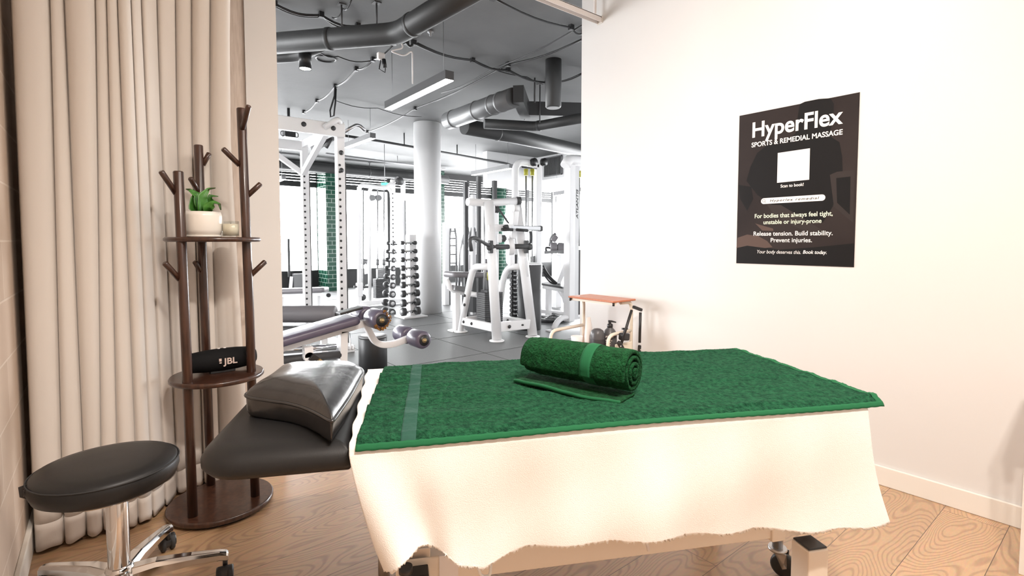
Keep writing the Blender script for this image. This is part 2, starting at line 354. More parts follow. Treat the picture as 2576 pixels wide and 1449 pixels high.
def text(name, string, m, parent, origin, right, up, width=None, height=None, bold=0.0, shear=0.0, spacing=1.0, depth=.0008, stretch=True, center=False):
    """flat lettering: origin is the left end of the baseline (or its middle when centred)"""
    cu = bpy.data.curves.new(name, 'FONT'); cu.body = string; cu.size = 1; cu.offset = bold; cu.shear = shear; cu.space_character = spacing; cu.extrude = .01
    t = bpy.data.objects.new(name, cu); C.objects.link(t)
    dg = bpy.context.evaluated_depsgraph_get(); me = bpy.data.meshes.new_from_object(t.evaluated_get(dg)); C.objects.unlink(t); bpy.data.objects.remove(t)
    xs = [v.co.x for v in me.vertices]; x0, x1 = min(xs), max(xs)
    cap = .70
    sy = height / cap if height else width / (x1 - x0); sx = width / (x1 - x0) if width else sy
    R_, U_ = Vector(right).normalized(), Vector(up).normalized(); N_ = R_.cross(U_); o0 = Vector(origin)
    off = parent.matrix_basis.translation if parent.parent is None else parent.parent.matrix_basis.translation
    for v_ in me.vertices:
        x = (v_.co.x - x0 - ((x1 - x0) / 2 if center else 0)) * sx
        p = o0 + R_ * x + U_ * (v_.co.y * sy) + N_ * (depth * (1 if v_.co.z > 0 else 0)); v_.co = p - off
    me.materials.clear(); me.materials.append(m)
    o = bpy.data.objects.new(name, me); C.objects.link(o); o.parent = parent
    return o
def bolt(mb, p, nrm, r=.016):
    n_ = Vector(nrm).normalized(); mb.lathe([(r, 0), (r, .006), (r * .55, .008), (r * .5, .016), (.0001, .018)], p, n_, 12)
def arc(p, c, q, n=8):
    p, c, q = Vector(p), Vector(c), Vector(q)
    return [p * (1 - t) ** 2 + c * 2 * t * (1 - t) + q * t * t for t in [i / n for i in range(n + 1)]]
def bez(pts, k=.25, n=6):
    """polyline with rounded corners"""
    P = [Vector(p) for p in pts]; out = [P[0]]
    for i in range(1, len(P) - 1):
        a, b, c = P[i - 1], P[i], P[i + 1]; la, lc = (a - b).length, (c - b).length; r = k if k > 0 else 0; r = min(r, la * .48, lc * .48)
        out += arc(b + (a - b).normalized() * r, b, b + (c - b).normalized() * r, n)
    return out + [P[-1]]

# ------------------------------------------------------------------ the setting: treatment room
XL, XR, YF, YB, ZC = -0.27, 2.959, 2.90, -1.1, 3.12
XO = 0.735          # left edge of the opening to the gym
struct('floor', MB().box((XL - .1, YB - .1, -.06), (XR + .1, 2.86, 0)), M['floor'])
struct('wall_left', MB().box((XL - .12, YB - .1, 0), (XL, YF + .1, ZC)), M['block'])
struct('wall_right', MB().box((XR, YB - .1, 0), (XR + .12, 2.84, ZC)), M['wall'])
struct('wall_front', MB().box((0.585, YF, 0), (XO, YF + .12, ZC)), M['wall'])
struct('wall_front_panel', MB().box((XL, YF + .02, 0), (0.585, YF + .12, ZC)), M['pale_wood'])
struct('wall_back', MB().box((XL, YB - .1, 0), (XR, YB, ZC)), M['wall'])
struct('ceiling', MB().box((XL - .12, YB - .1, ZC), (XR + .12, 2.86, ZC + .1)), M['wall'])
struct('baseboard_right', MB().box((XR - .014, YB, 0), (XR, 2.84, .095)), M['skirt'], bevel=.004)
struct('baseboard_left', MB().box((XL, YB, 0), (XL + .018, 2.84, .1)), M['skirt'], bevel=.004)

# curtain rail across the opening
rail = thing('curtain_rail', 'slim white ceiling curtain rail running from curtain to right wall', 'curtain rail', (1.35, 2.65, 2.84))
rb = MB().box((XL, 2.63, 2.83), (XR - .005, 2.634, 2.87)).box((XL, 2.672, 2.83), (XR - .005, 2.676, 2.87)).box((XL, 2.63, 2.866), (XR - .005, 2.676, 2.872))
obj('rail_channel', rb, M['white_plastic'], rail)
obj('end_cap', MB().box((XR - .006, 2.626, 2.826), (XR, 2.68, 2.876)), M['skirt'], rail)
for x in (.6, 1.4, 2.2, 2.9): obj('hanger', MB().box((x - .01, 2.645, 2.87), (x + .01, 2.66, ZC)), M['white_plastic'], rail)

# curtain: pleats between creases read off the photograph, pushed back to the wall behind the coat rack
top_c = [25, 125, 160, 240, 268, 295, 330, 357, 400, 450, 492, 540, 592]
bot_c = [72, 150, 207, 250, 292, 340, 378, 412, 445, 478, 512, 555, 630]
def base_y(x, z):
    k = max(0, min(1, (x - .08) / .22)); k = k * k * (3 - 2 * k)
    lo = max(0, min(1, (2.7 - z) / 1.0))
    return 2.615 + k * (.215 * lo + .02)
tx = [at_y(x, 0, 2.62).x for x in top_c]; bx = [at_y(x, 1100, 2.62 if x < 390 else 2.62 + min(.2, (x - 390) / 100 * .2)).x for x in bot_c]
NP = 14
def curtain_pt(s, z, sag=0):
    n = len(tx) - 1; i = min(int(s * n), n - 1); f = s * n - i
    h = max(0, min(1, (2.15 - z) / 1.9)); hh = h ** 1.1
    A = tx[i] * (1 - hh) + bx[i] * hh; B = tx[i + 1] * (1 - hh) + bx[i + 1] * hh
    amp = min(.042, (B - A) * .5) * (1 if i % 3 else .8)
    b = max(0, 1 - abs(2 * f - 1) ** 3.2) ** .7
    x = A + (B - A) * f
    y = base_y(x, z) - amp * (b * .8 + .2 * math.sin(PI * f + .5 * math.sin(i * 2.1))) + .012 + .006 * math.sin(3 * z + i)
    if f < .03 or f > .97: y += .02
    return Vector((x, min(y, 2.885), z))
def hem_z(s): return .012 + .012 * math.sin(s * 31) ** 2
cur = thing('curtain', 'floor-length oatmeal curtain hanging in deep folds at the left of the opening', 'curtain', (.1, 2.62, 0))
obj('curtain_panel', MB().grid(lambda u_, v_: curtain_pt(u_, .12 + (2.83 - .12) * v_), 12 * NP, 40), M['curtain'], cur, solid=.003)
obj('hem_band', MB().grid(lambda u_, v_: curtain_pt(u_, hem_z(u_) + (.121 - hem_z(u_)) * v_), 12 * NP, 4), M['hem'], cur, solid=.003, )

# ------------------------------------------------------------------ coat rack
RC = Vector((.377, 2.585, 0))
rack = thing('coat_rack', 'dark wooden coat rack of three posts with pegs and two round shelves', 'coat rack', RC)
def disc(r, z0, z1): return MB().lathe([(r - .006, z0), (r, z0 + .005), (r, z1 - .006), (r - .005, z1)], RC, (0, 0, 1), 64)
obj('base_plate', disc(.213, .012, .036), M['walnut'], rack)
obj('base_foot_ring', MB().lathe([(.19, 0), (.19, .013)], RC, (0, 0, 1), 48), M['black_soft'], rack)
obj('shelf', disc(.186, 1.196, 1.216), M['walnut'], rack); obj('shelf', disc(.186, .588, .61), M['walnut'], rack)
posts = [(.251, 2.489, 1.484), (.357, 2.765, 1.642), (.498, 2.516, 1.781)]
def P3(x, y, z0): return Vector((x, y, z0))
for i, (x, y, h) in enumerate(posts):
    t_ = [(.243, 2.489), (.352, 2.765), (.486, 2.516)][i]
    obj('post', MB().tube([(x + .004, y, .03), (x, y, h * .5), (t_[0], t_[1], h - .004), (t_[0], t_[1], h)], [.019, .019, .019, .016], 16), M['walnut'], rack)
def peg(a, b, y, dy):
    p, q = at_y(*b, y), at_y(*a, y); q.y += dy
    obj('peg', MB().tube([p, p + (q - p) * .96, q], [.0115, .0115, .008], 10), M['walnut'], rack)
peg((403, 432), (443, 487), 2.489, -.03); peg((412, 660), (452, 703), 2.489, -.03)
peg((527, 385), (510, 415), 2.765, .0); peg((475, 450), (502, 487), 2.765, -.05); peg((488, 657), (510, 690), 2.765, -.02)
peg((558, 375), (602, 415), 2.516, -.02); peg((655, 462), (620, 495), 2.516, -.01); peg((668, 657), (628, 695), 2.516, .0)
pt = at_y(607, 333, 2.516)
obj('peg', MB().tube([pt, Vector((.50, 2.44, 1.775)), Vector((.501, 2.437, 1.78))], [.0115, .0115, .008], 10), M['walnut'], rack)

# potted plant on the upper shelf
pp = at_z(504, 603, 1.216); pp = Vector((pp.x, pp.y, 1.216)); pp = Vector((.330, 2.545, 1.216))
plant = thing('potted_plant', 'small green plant with curling leaves in round white ceramic pot on upper shelf', 'potted plant', pp)
obj('pot', MB().lathe([(.062, .008), (.068, .01), (.0745, .03), (.0745, .09), (.070, .108), (.066, .108), (.069, .09), (.067, .03)], pp, (0, 0, 1), 40), M['pot'], plant)
obj('saucer', MB().lathe([(.060, 0), (.070, .001), (.071, .009), (.066, .009)], pp, (0, 0, 1), 40), M['pot'], plant)
obj('soil', MB().lathe([(.0001, .094), (.067, .094), (.067, .09)], pp, (0, 0, 1), 24), M['soil'], plant)
def leaf(pts, ws, fold=.35):
    mb = MB(); P = [pp + Vector(p) for p in pts]; P2 = []
    for i in range(len(P) - 1):
        for k in range(4): P2.append((P[i].lerp(P[i + 1], k / 4), ws[i] + (ws[i + 1] - ws[i]) * k / 4))
    P2.append((P[-1], ws[-1])); rings = []
    for i, (p, w_) in enumerate(P2):
        t = (P2[min(i + 1, len(P2) - 1)][0] - P2[max(i - 1, 0)][0]).normalized(); s_ = t.cross(Vector((.35, -.8, .5))).normalized(); n_ = s_.cross(t)
        rings.append([p + s_ * w_ * q + n_ * (abs(q) * fold * w_) for q in (-1, -.5, 0, .5, 1)])
    mb.add([q for r in rings for q in r], [(i * 5 + k, i * 5 + k + 1, i * 5 + 6 + k, i * 5 + 5 + k) for i in range(len(rings) - 1) for k in range(4)])
    return mb
RXv = Vector(RX)
def lp(r, z, f=0): q = RXv * r; return (q.x - .6 * f, q.y - .8 * f, z)
leaves = [([lp(0, .09, -.01), lp(-.012, .14, 0), lp(-.018, .175, 0), lp(-.045, .20, .01), lp(-.06, .205, .01)], [.012, .026, .02, .008, .002]),
          ([lp(.0, .09, .01), lp(.012, .13, .02), lp(.012, .17, .02), lp(.03, .205, .0), lp(.06, .21, 0)], [.014, .024, .018, .006, .002]),
          ([lp(.01, .09, .0), lp(.035, .125, .015), lp(.062, .145, .015), lp(.085, .14, .02), lp(.092, .115, .02)], [.014, .022, .012, .006, .002]),
          ([lp(-.01, .09, .01), lp(-.03, .12, .015), lp(-.03, .16, .01), lp(-.025, .19, 0)], [.012, .022, .014, .003]),
          ([lp(.0, .09, -.02), lp(.01, .14, -.02), lp(.03, .175, -.02), lp(.064, .175, -.01)], [.012, .02, .012, .003])]
for k, (p, w_) in enumerate(leaves): obj('leaf', leaf(p, w_), M['leaf'], plant, solid=.0015, flip=False)
for k in (0, 1, 2):
    p = leaves[k][0]; w_ = leaves[k][1]; obj('leaf_tip', leaf(p[-2:], [w_[-2] * 1.1, .002]), M['leaf_dry'], plant, solid=.0018, flip=False)

# candle jar
cp = Vector((.432, 2.515, 1.216))
can = thing('candle_jar', 'small clear glass jar candle with cream wax beside the white plant pot', 'candle', cp)
obj('jar_glass', MB().lathe([(.001, .001), (.031, .001), (.034, .004), (.034, .070), (.0315, .070), (.0315, .006), (.001, .006)], cp, (0, 0, 1), 32), M['glass'], can)
obj('wax', MB().lathe([(.0001, .007), (.031, .007), (.031, .058), (.0001, .056)], cp, (0, 0, 1), 32), M['wax'], can)
obj('wick', MB().cyl(cp + Vector((0, 0, .055)), cp + Vector((0.002, 0, .063)), .0012, 6), M['black'], can)

# bluetooth speaker on the lower shelf
sp0 = Vector((.397, 2.60, .61)); sxa = Vector((math.cos(.05), math.sin(.05), 0)); sya = Vector((-sxa.y, sxa.x, 0))
spk = thing('portable_speaker', 'black barrel-shaped portable speaker lying on lower shelf of wooden rack', 'speaker', sp0)
rings = []
for x, r in ((-.136, .030), (-.134, .037), (-.12, .043), (-.06, .049), (0, .051), (.06, .049), (.12, .043), (.134, .037), (.136, .030)):
    rings.append([sp0 + sxa * x + sya * (math.cos(a) * r) + Vector((0, 0, .056 + math.sin(a) * r)) for a in [2 * PI * k / 32 for k in range(32)]])
obj('speaker_body', MB().loft(rings), M['mesh_cloth'], spk)
for sgn in (-1, 1):
    e0 = sp0 + sxa * (.134 * sgn) + Vector((0, 0, .056)); obj('bass_radiator', MB().cyl(e0, e0 + sxa * (.006 * sgn), .027, 24), M['black'], spk)
obj('foot_strip', MB().box((-.05, -.022, 0), (.05, .022, .012), Matrix.Translation(sp0) @ Matrix.Rotation(.05, 4, 'Z')), M['black_soft'], spk, bevel=.003)
for x in (-.012, .012): obj('button', MB().cyl(sp0 + sxa * x + Vector((0, 0, .105)), sp0 + sxa * x + Vector((0, 0, .109)), .006, 12), M['white_plastic'], spk)
fo = sp0 - sya * .0525
lg = fo + sxa * (-.006) + Vector((0, 0, .043))
text('logo', 'JBL', M['logo'], spk, lg, sxa, (0, 0, 1), width=.056, height=.027, bold=.02, depth=.003)
obj('logo_mark', MB().box((-.022, -.0535, .058), (-.012, -.0505, .070), Matrix.Translation(sp0) @ Matrix.Rotation(.05, 4, 'Z')).box((-.021, -.0535, .049), (-.012, -.0505, .054), Matrix.Translation(sp0) @ Matrix.Rotation(.05, 4, 'Z')), M['logo'], spk)

# ------------------------------------------------------------------ stool
sc = Vector((.004, 2.063, 0))
st = thing('rolling_stool', 'round black vinyl stool with chrome stem and five-star castor base', 'stool', sc)
seat_c = at_d(270, 1165, 1.62); seat_c.z = 0
R0 = .192
obj('seat', MB().lathe([(.0001, .422), (R0 - .03, .422), (R0 - .010, .434), (R0, .462), (R0 - .002, .486), (R0 - .012, .497), (R0 - .05, .505), (R0 - .12, .509), (.0001, .510)], seat_c, (0, 0, 1), 72), M['leather'], st)
obj('piping', MB().tube([seat_c + Vector((math.cos(2 * PI * k / 72) * (R0 - .001), math.sin(2 * PI * k / 72) * (R0 - .001), .488)) for k in range(72)], .0022, 8, closed=True), M['black_soft'], st)
obj('seat_plate', MB().lathe([(.15, .422), (.15, .415), (.10, .409), (.0001, .409)], seat_c, (0, 0, 1), 40), M['chrome'], st)
a0 = Vector((-1, -.12, 0)).normalized()
tagc = seat_c + a0 * (R0 - .010)
obj('fabric_tag', MB().prism([tagc + Vector((0, 0, .492)), tagc + a0 * .022 + Vector((0, 0, .488)), tagc + a0 * .020 + Vector((0, 0, .458)), tagc + a0 * .004 + Vector((0, 0, .446))], Vector((0, .002, 0))), M['black'], st)
text('tag_lettering', 'Nexa', M['mid_grey'], st, tagc + a0 * .012 + Vector((0, 0, .483)) - Vector((0, .001, 0)), (0, 0, -1), -a0, width=.026, height=.008, depth=.0008)
stem = MB().lathe([(.026, .06), (.030, .08), (.0305, .235), (.027, .24), (.014, .242), (.014, .39)], sc, (0, 0, 1), 32)
stem = MB().lathe([(.030, .135), (.0305, .14), (.0305, .375), (.0285, .379)], sc, (0, 0, 1), 32)
obj('gas_stem', stem, M['chrome'], st)
obj('stem_collar', MB().lathe([(.024, .378), (.026, .382), (.026, .405), (.018, .412), (.018, .425)], sc.lerp(seat_c, .5), (0, 0, 1), 24), M['black'], st)
obj('hub', MB().lathe([(.030, .055), (.042, .07), (.044, .12), (.036, .142), (.031, .145)], sc, (0, 0, 1), 32), M['chrome'], st)
tips = [at_z(560, 1390, .105), at_z(415, 1330, .105), at_z(105, 1432, .105)]
ang0 = math.atan2(tips[1].y - sc.y, tips[1].x - sc.x)
for k in range(5):
    a = ang0 + k * 2 * PI / 5; d = Vector((math.cos(a), math.sin(a), 0)); s_ = Vector((-d.y, d.x, 0))
    rings = []
    for r, z, w_, h in ((.035, .105, .030, .035), (.10, .112, .026, .030), (.20, .108, .021, .022), (.285, .098, .017, .020), (.305, .092, .016, .020), (.312, .088, .012, .016)):
        c = sc + d * r + Vector((0, 0, z)); rings.append([c + s_ * (x * w_) + Vector((0, 0, y * h)) for x, y in ((-1, -.7), (1, -.7), (1, .3), (.6, .8), (-.6, .8), (-1, .3))])
    lg_ = obj('base_leg', MB().loft(rings, smooth=False), M['chrome'], st, bevel=.003)
    t = sc + d * .30; ca = a + .7 + k; cx_ = Vector((math.cos(ca), math.sin(ca), 0)); cs = Vector((-cx_.y, cx_.x, 0)); o_ = t + cx_ * .02
    ob = MB().cyl(t + Vector((0, 0, .05)), t + Vector((0, 0, .085)), .008, 12).lathe([(.001, -.026), (.024, -.026), (.026, -.02), (.026, .02), (.024, .026), (.001, .026)], o_ + Vector((0, 0, .037)), cs, 24)
    ca_o = obj('caster', ob, M['black'], st)
    for sg in (-1, 1): obj('wheel', MB().lathe([(.001, 0), (.030, 0), (.031, .004), (.030, .012), (.02, .014), (.001, .014)], o_ + cs * (sg * .009) + Vector((0, 0, .0315)), cs * sg, 28), M['black_soft'], ca_o)

# ------------------------------------------------------------------ massage table (table frame: u along its length, v across)
TO, TA = Vector((.431, 1.148, 0)), math.radians(-26)
TU, TV = Vector((math.cos(TA), math.sin(TA), 0)), Vector((-math.sin(TA), math.cos(TA), 0))
def T(u_, v_, z): return TO + TU * u_ + TV * v_ + Vector((0, 0, z))
TM = Matrix.Translation(TO) @ Matrix.Rotation(TA, 4, 'Z')
tc0 = T(.6, .35, 0)
table = thing('massage_table', 'black padded massage table on ivory steel lift base in the middle of the room', 'massage table', tc0)
prof = [(.03, .648), (.008, .655), (0, .672), (0, .695), (.006, .712), (.025, .722)]
obj('main_pad', cushion(MB(), 1.525, .70, .10, prof, TM @ Matrix.Translation((.755, .35, 0)), .003), M['charcoal'], table)
hp = [(.03, .655), (.012, .66), (0, .674), (0, .69), (.010, .708), (.034, .722), (.06, .726)]
obj('head_pad', slab(MB(), -.347, .010, .004, .700, .11, .018, hp, TM, .003, 10), M['leather'], table)
obj('pad_frame', MB().box((.04, .06, .60), (1.44, .64, .65), TM), M['table_metal'], table, bevel=.004)
def tb(name, a, b, s1, s2, m='table_metal', **k): return obj(name, MB().beam(T(*a), T(*b), s1, s2), M[m], table, bevel=.004, **k)
tb('base_rail', (.10, .12, .335), (1.40, .12, .315), .045, .07); tb('base_rail', (.10, .58, .335), (1.40, .58, .315), .045, .07)
tb('cross_bar', (.13, .07, .30), (.13, .63, .30), .05, .06); tb('cross_bar', (1.25, .09, .30), (1.25, .61, .30), .05, .05)
tb('lift_arm', (.25, .35, .34), (1.1, .35, .60), .06, .06); tb('lift_arm', (1.1, .25, .34), (.3, .25, .60), .06, .06)
tb('lift_upright', (.7, .40, .34), (.7, .40, .62), .05, .05, 'mid_grey')
for u_, v_, top in ((1.352, .08, .262), (.15, .085, .345), (1.352, .62, .262), (.15, .615, .345)):
    lg = obj('leg', MB().box((u_ - .036, v_ - .036, .0), (u_ + .036, v_ + .036, top), TM), M['table_metal'], table, bevel=.005)
    obj('leg_cap', MB().box((u_ - .033, v_ - .033, top), (u_ + .033, v_ + .033, top + .006), TM), M['black'], lg, bevel=.003)
obj('warning_label', MB().box((.212, .094, .30), (.262, .0985, .37), TM), M['white_plastic'], table)
k1 = T(.125, .045, .0)
obj('adjust_knob', MB().cyl(T(.125, .05, .368), T(.125, .05, .384), .017, 20), M['black'], table)
obj('lever', MB().tube([T(.775, .05, .40), T(.785, .04, .34)], .004, 8), M['white_plastic'], table)
obj('strap_loop', MB().tube(bez([T(.30, .06, .40), T(.315, .05, .33), T(.34, .05, .325), T(.345, .06, .37)], .02), .004, 8), M['fleece'], table)
obj('bracket', MB().box((.10, .10, .345), (.19, .13, .395), TM), M['steel'], table, bevel=.003)
for u_, v_, nm in ((1.438, .315, 0), (.06, .40, 0)):
    stm = obj('caster', MB().cyl(T(u_ - .0, v_, .088), T(u_, v_, .30), .018, 20).lathe([(.03, .10), (.033, .094), (.03, .088), (.001, .088)], T(u_, v_, 0), (0, 0, 1), 24), M['steel'], table)
    c_ = T(u_ + .01, v_ - .02, .043); ax = (TU * .8 + TV * .6).normalized(); f_ = Vector((ax.y, -ax.x, 0))
    fk = MB()
    for sg in (-1, 1): fk.prism([c_ + ax * (sg * .019) + Vector((0, 0, -.008)), c_ + ax * (sg * .019) + f_ * .014, c_ + ax * (sg * .019) - f_ * .03 + Vector((0, 0, .05)), c_ + ax * (sg * .019) - f_ * -.012 + Vector((0, 0, .05))], ax * .003)
    obj('fork', fk, M['steel'], stm)
    obj('wheel', MB().lathe([(.001, -.012), (.036, -.013), (.0425, -.008), (.0425, .008), (.036, .013), (.001, .012)], c_, ax, 28), M['black'], stm)

# fleece over the table
hb = [(-.02, .47), (.056, .432), (.09, .445), (.12, .468), (.152, .480), (.20, .462), (.25, .425), (.31, .405), (.35, .415), (.426, .433), (.52, .432), (.606, .428), (.70, .424), (.774, .422), (.90, .408), (1.0, .393), (1.077, .386), (1.2, .378), (1.273, .370), (1.35, .373), (1.41, .371), (1.45, .376), (1.49, .392)]
def lerp_t(tab, x):
    if x <= tab[0][0]: return tab[0][1]
    for (a, b), (c, d) in zip(tab, tab[1:]):
        if x <= c: return b + (d - b) * (x - a) / (c - a)
    return tab[-1][1]
rn = random.Random(3); jag = [rn.uniform(-.0035, .0035) for _ in range(500)]
def smooth3(a, b, x): t = max(0, min(1, (x - a) / (b - a))); return t * t * (3 - 2 * t)
def fleece(a, b):
    u0 = .0 + 1.446 * a
    if b < .45:                                     # top, far edge to near edge
        t = b / .45; vv = .692 - .692 * t; z = .7315 + .0018 * math.sin(u0 * 60) * math.sin(vv * 50)
        return T(u0 + (.003 * math.sin(vv * 40) if a < .01 else 0), vv, z)
    if b < .52:
        t = (b - .45) / .07 * PI / 2; return T(u0, -.016 * math.sin(t), .7315 - .02 * (1 - math.cos(t)))
    t = (b - .52) / .48; ub = u0
    left = (1 - smooth3(0, .25, a)); right = smooth3(.9, 1, a)
    uu = u0 + left * .075 * t ** 1.3 + right * .042 * t ** 1.5
    zb = lerp_t(hb, uu); jt = jag[int(a * 420)] * (t > .985) * 1.6
    z = .7115 + (zb - .7115) * t + jt
    fold = -.018 - t * (.012 + .016 * math.sin(u0 * 9.5 + .6) + left * .03 * math.sin(u0 * 34 + .4) + .010 * math.sin(u0 * 27)) - .008 * math.sin(t * 5 + u0 * 6) * t
    return T(uu, fold, z)
single('fleece_cover', MB().grid(fleece, 420, 110), M['fleece'], 'cream fleece cover draped over the massage table and hanging down its near side', 'blanket', solid=.009, loc=tc0)

# green towel spread on top
from mathutils import noise as mnoise
def towel(a, b):
    u0 = .014 + (1.484 + .028 * b) * a + .05 * (1 - a) * b
    vv = -.032 + .737 * b
    z = .7385
    wr = mnoise.noise(Vector((u0 * 5, vv * 13, 1))) * .009 * smooth3(0, .08, b) + mnoise.noise(Vector((u0 * 14, vv * 34, 3))) * .004
    left = 1 - smooth3(0, .12, a)
    wr += left * .010 * abs(math.sin(vv * 26 + u0 * 8)) * smooth3(.1, .3, b) * (1 - smooth3(.8, 1, b))
    wr = max(wr, -.0015); wr += mnoise.noise(Vector((u0 * 160, vv * 160, 7))) * .0018
    if vv < .004:
        q = (.004 - vv) / .036; ang = q * 1.25
        return T(u0, .004 - .027 * math.sin(ang), z - .027 * (1 - math.cos(ang)) + .0006 * math.sin(u0 * 200) - .004 * math.sin(u0 * 5 + 1) * q)
    if vv > .688:
        q = (vv - .688) / .018; return T(u0, .688 + .010 * math.sin(q), z - .012 * (1 - math.cos(q)) + wr * .3)
    return T(u0, vv, z + .0035 + wr)
tw = tag(obj('bath_towel', MB().grid(towel, 330, 170), M['towel'], None, solid=.0035, loc=tc0), 'large dark green bath towel spread flat over the cream fleece', 'towel')
def band(a0, a1, b0, b1, up): return lambda a, b: towel(a0 + (a1 - a0) * a, b0 + (b1 - b0) * b) + Vector((0, 0, up))
obj('woven_border', MB().grid(band(.068, .092, .0, 1, .0013), 8, 170), M['towel_band'], tw, solid=.001)
def hemf(a, b):
    p = towel(a, b * .022); return p + (TV * -.0018 + Vector((0, 0, .0006)))
obj('near_hem', MB().grid(hemf, 240, 3), M['towel_hem'], tw, solid=.002)
obj('foot_hem', MB().grid(band(.986, 1.0, 0, 1, .0014), 4, 120), M['towel_hem'], tw, solid=.001)

# black pillow on the head end
pil0 = T(-.165, .34, .7285)
pl = thing('face_pillow', 'shiny black vinyl wedge pillow with piped edge on head end of table', 'pillow', pil0)
OUT = [(560, 452), (565, 470), (620, 490), (735, 507), (850, 525), (960, 540), (1050, 560), (1130, 583), (1210, 615), (1300, 660), (1380, 705), (1425, 722), (1450, 705), (1500, 635), (1560, 550), (1625, 450), (1680, 350), (1720, 275), (1742, 235), (1735, 205), (1700, 180), (1650, 162), (1560, 155), (1430, 157), (1300, 160), (1150, 165), (1040, 172), (960, 186), (900, 210), (840, 258), (780, 305), (715, 348), (650, 385), (600, 420)]
ol = [at_z(480 + x / 4.026, 880 + y / 4.026, .782) for x, y in OUT]
oc = sum(ol, Vector()) / len(ol)
def smooth_loop(P, n=4):
    out = []
    for i in range(len(P)):
        a, b, c, d = P[i - 1], P[i], P[(i + 1) % len(P)], P[(i + 2) % len(P)]
        for k in range(n):
            t = k / n; out.append(.5 * ((2 * b) + (c - a) * t + (2 * a - 5 * b + 4 * c - d) * t * t + (3 * b - a - 3 * c + d) * t ** 3))
    return out
ol = smooth_loop(ol)
def pill(k, z, rise=0):
    out = []
    for p in ol:
        q = oc.lerp(p, k); q.z = z; out.append(q)
    return out
rings = [pill(k, z) for k, z in ((.90, .7285), (.955, .7295), (.98, .737), (.992, .750), (.995, .768), (1.0, .782), (.985, .789), (.94, .797), (.86, .806), (.72, .815), (.55, .821), (.35, .824), (.15, .825))]
obj('pillow_body', MB().loft(rings), M['leather_soft'], pl)
obj('piping', MB().tube(pill(1.004, .782), .0042, 8, closed=True), M['leather_soft'], pl)
q_ = ol[4 * 26]; obj('zip_pull', MB().cbox((q_.x, q_.y, .787), (.012, .006, .006), .5), M['black'], pl)

# rolled towel
ra, rb_ = T(.785, .14, 0), T(.55, .415, 0); RA = (ra - rb_); RL = RA.length; RA.normalize(); RS = Vector((-RA.y, RA.x, 0))
rl0 = ra.lerp(rb_, .5) + Vector((0, 0, .742))
rol = thing('rolled_towel', 'thick dark green hand towel rolled up and lying across the spread towel', 'towel', rl0)
def spiral(th):                     # inner core outwards
    n = th / (2 * PI); return .010 + .0176 * n
TH1 = 2 * PI * 3.45
prof_ = [(spiral(t) * math.cos(t + .6), spiral(t) * math.sin(t + .6) * .97) for t in [TH1 * k / 150 for k in range(151)]]
Rm = spiral(TH1); zc = .7475 + Rm * .99
def rollpt(a, b):
    i = min(int(a * 150), 149); f = a * 150 - i
    x = prof_[i][0] + (prof_[i + 1][0] - prof_[i][0]) * f; z = prof_[i][1] + (prof_[i + 1][1] - prof_[i][1]) * f
    bul = 1 + .035 * math.sin(b * PI) - .05 * (1 - smooth3(0, .12, b)) ; wob = mnoise.noise(Vector((x * 30, z * 30, b * 5))) * .004 + mnoise.noise(Vector((x * 200, z * 200, b * 50))) * .0014
    end = (.5 - a) * .010
    return rb_ + RA * ((RL + .004) * b - .002 + (end if b > .97 else 0) - (1 - a) * .004 * (b < .03)) + RS * (x * bul + wob) + Vector((0, 0, zc + z * bul + wob * .7))
obj('roll', MB().grid(rollpt, 300, 60), M['towel_roll'], rol, solid=.0105)
# flat end flap sticking out under the roll on the near side
def flap(a, b):
    b2 = b; yb = .02 - .125 * a
    z = .7525 + .010 * smooth3(.0, .6, a) * math.sin(b * 3) * .4 + mnoise.noise(Vector((a * 6, b * 9, 2))) * .002
    return rb_ + RA * (RL * (b2 * 1.03 - .02)) + RS * (-yb if False else yb) + Vector((0, 0, z))
side = 1 if (RS.dot(-TV) > 0) else -1
def flap2(a, b):
    s_ = side * (-.01 + (.102 + .012 * math.sin(b * 3.1)) * a)
    z = .7535 + .004 * math.sin(b * 6) * a + mnoise.noise(Vector((a * 6, b * 9, 2))) * .002
    return rb_ + RA * (RL * (b * 1.02 - .03)) + RS * s_ + Vector((0, 0, z))
obj('flap', MB().grid(flap2, 30, 60), M['towel_roll'], rol, solid=.009)
obj('flap_hem', MB().grid(lambda a, b: flap2(.93 + .08 * a, b) + Vector((0, 0, .0014)), 3, 60), M['towel_hem'], rol, solid=.0085)
obj('woven_border', MB().grid(lambda a, b: rollpt(.70 + .30 * a, .60 + .10 * b) + RS * 0 + (lambda q: q)(Vector((0, 0, 0))) + ((rollpt(.70 + .30 * a, .65) - (rb_ + RA * RL * .65 + Vector((0, 0, zc)))).normalized() * .0015), 100, 4), M['towel_hem'], rol, solid=.001)

# ------------------------------------------------------------------ poster on the right wall
PX = XR - .0015
pc = Vector((XR - .001, 1.245, 1.5))
pos = thing('poster', 'black and white massage advertising poster stuck on the right wall', 'poster', pc)
Y0, Y1, Z0, Z1 = 1.553, .938, 1.067, 1.938
obj('poster_sheet', MB().box((PX - .001, Y1, Z0), (XR - .0002, Y0, Z1)), M['paper_dark'], pos)
def PP(x, y, k=1): q = at_x(x, y, PX); q.x = PX - .0011 - .00012 * k; return q
def shape(name, pts, m, k=1): return obj(name, MB().poly([PP(x, y, k) for x, y in pts]), M[m], pos)
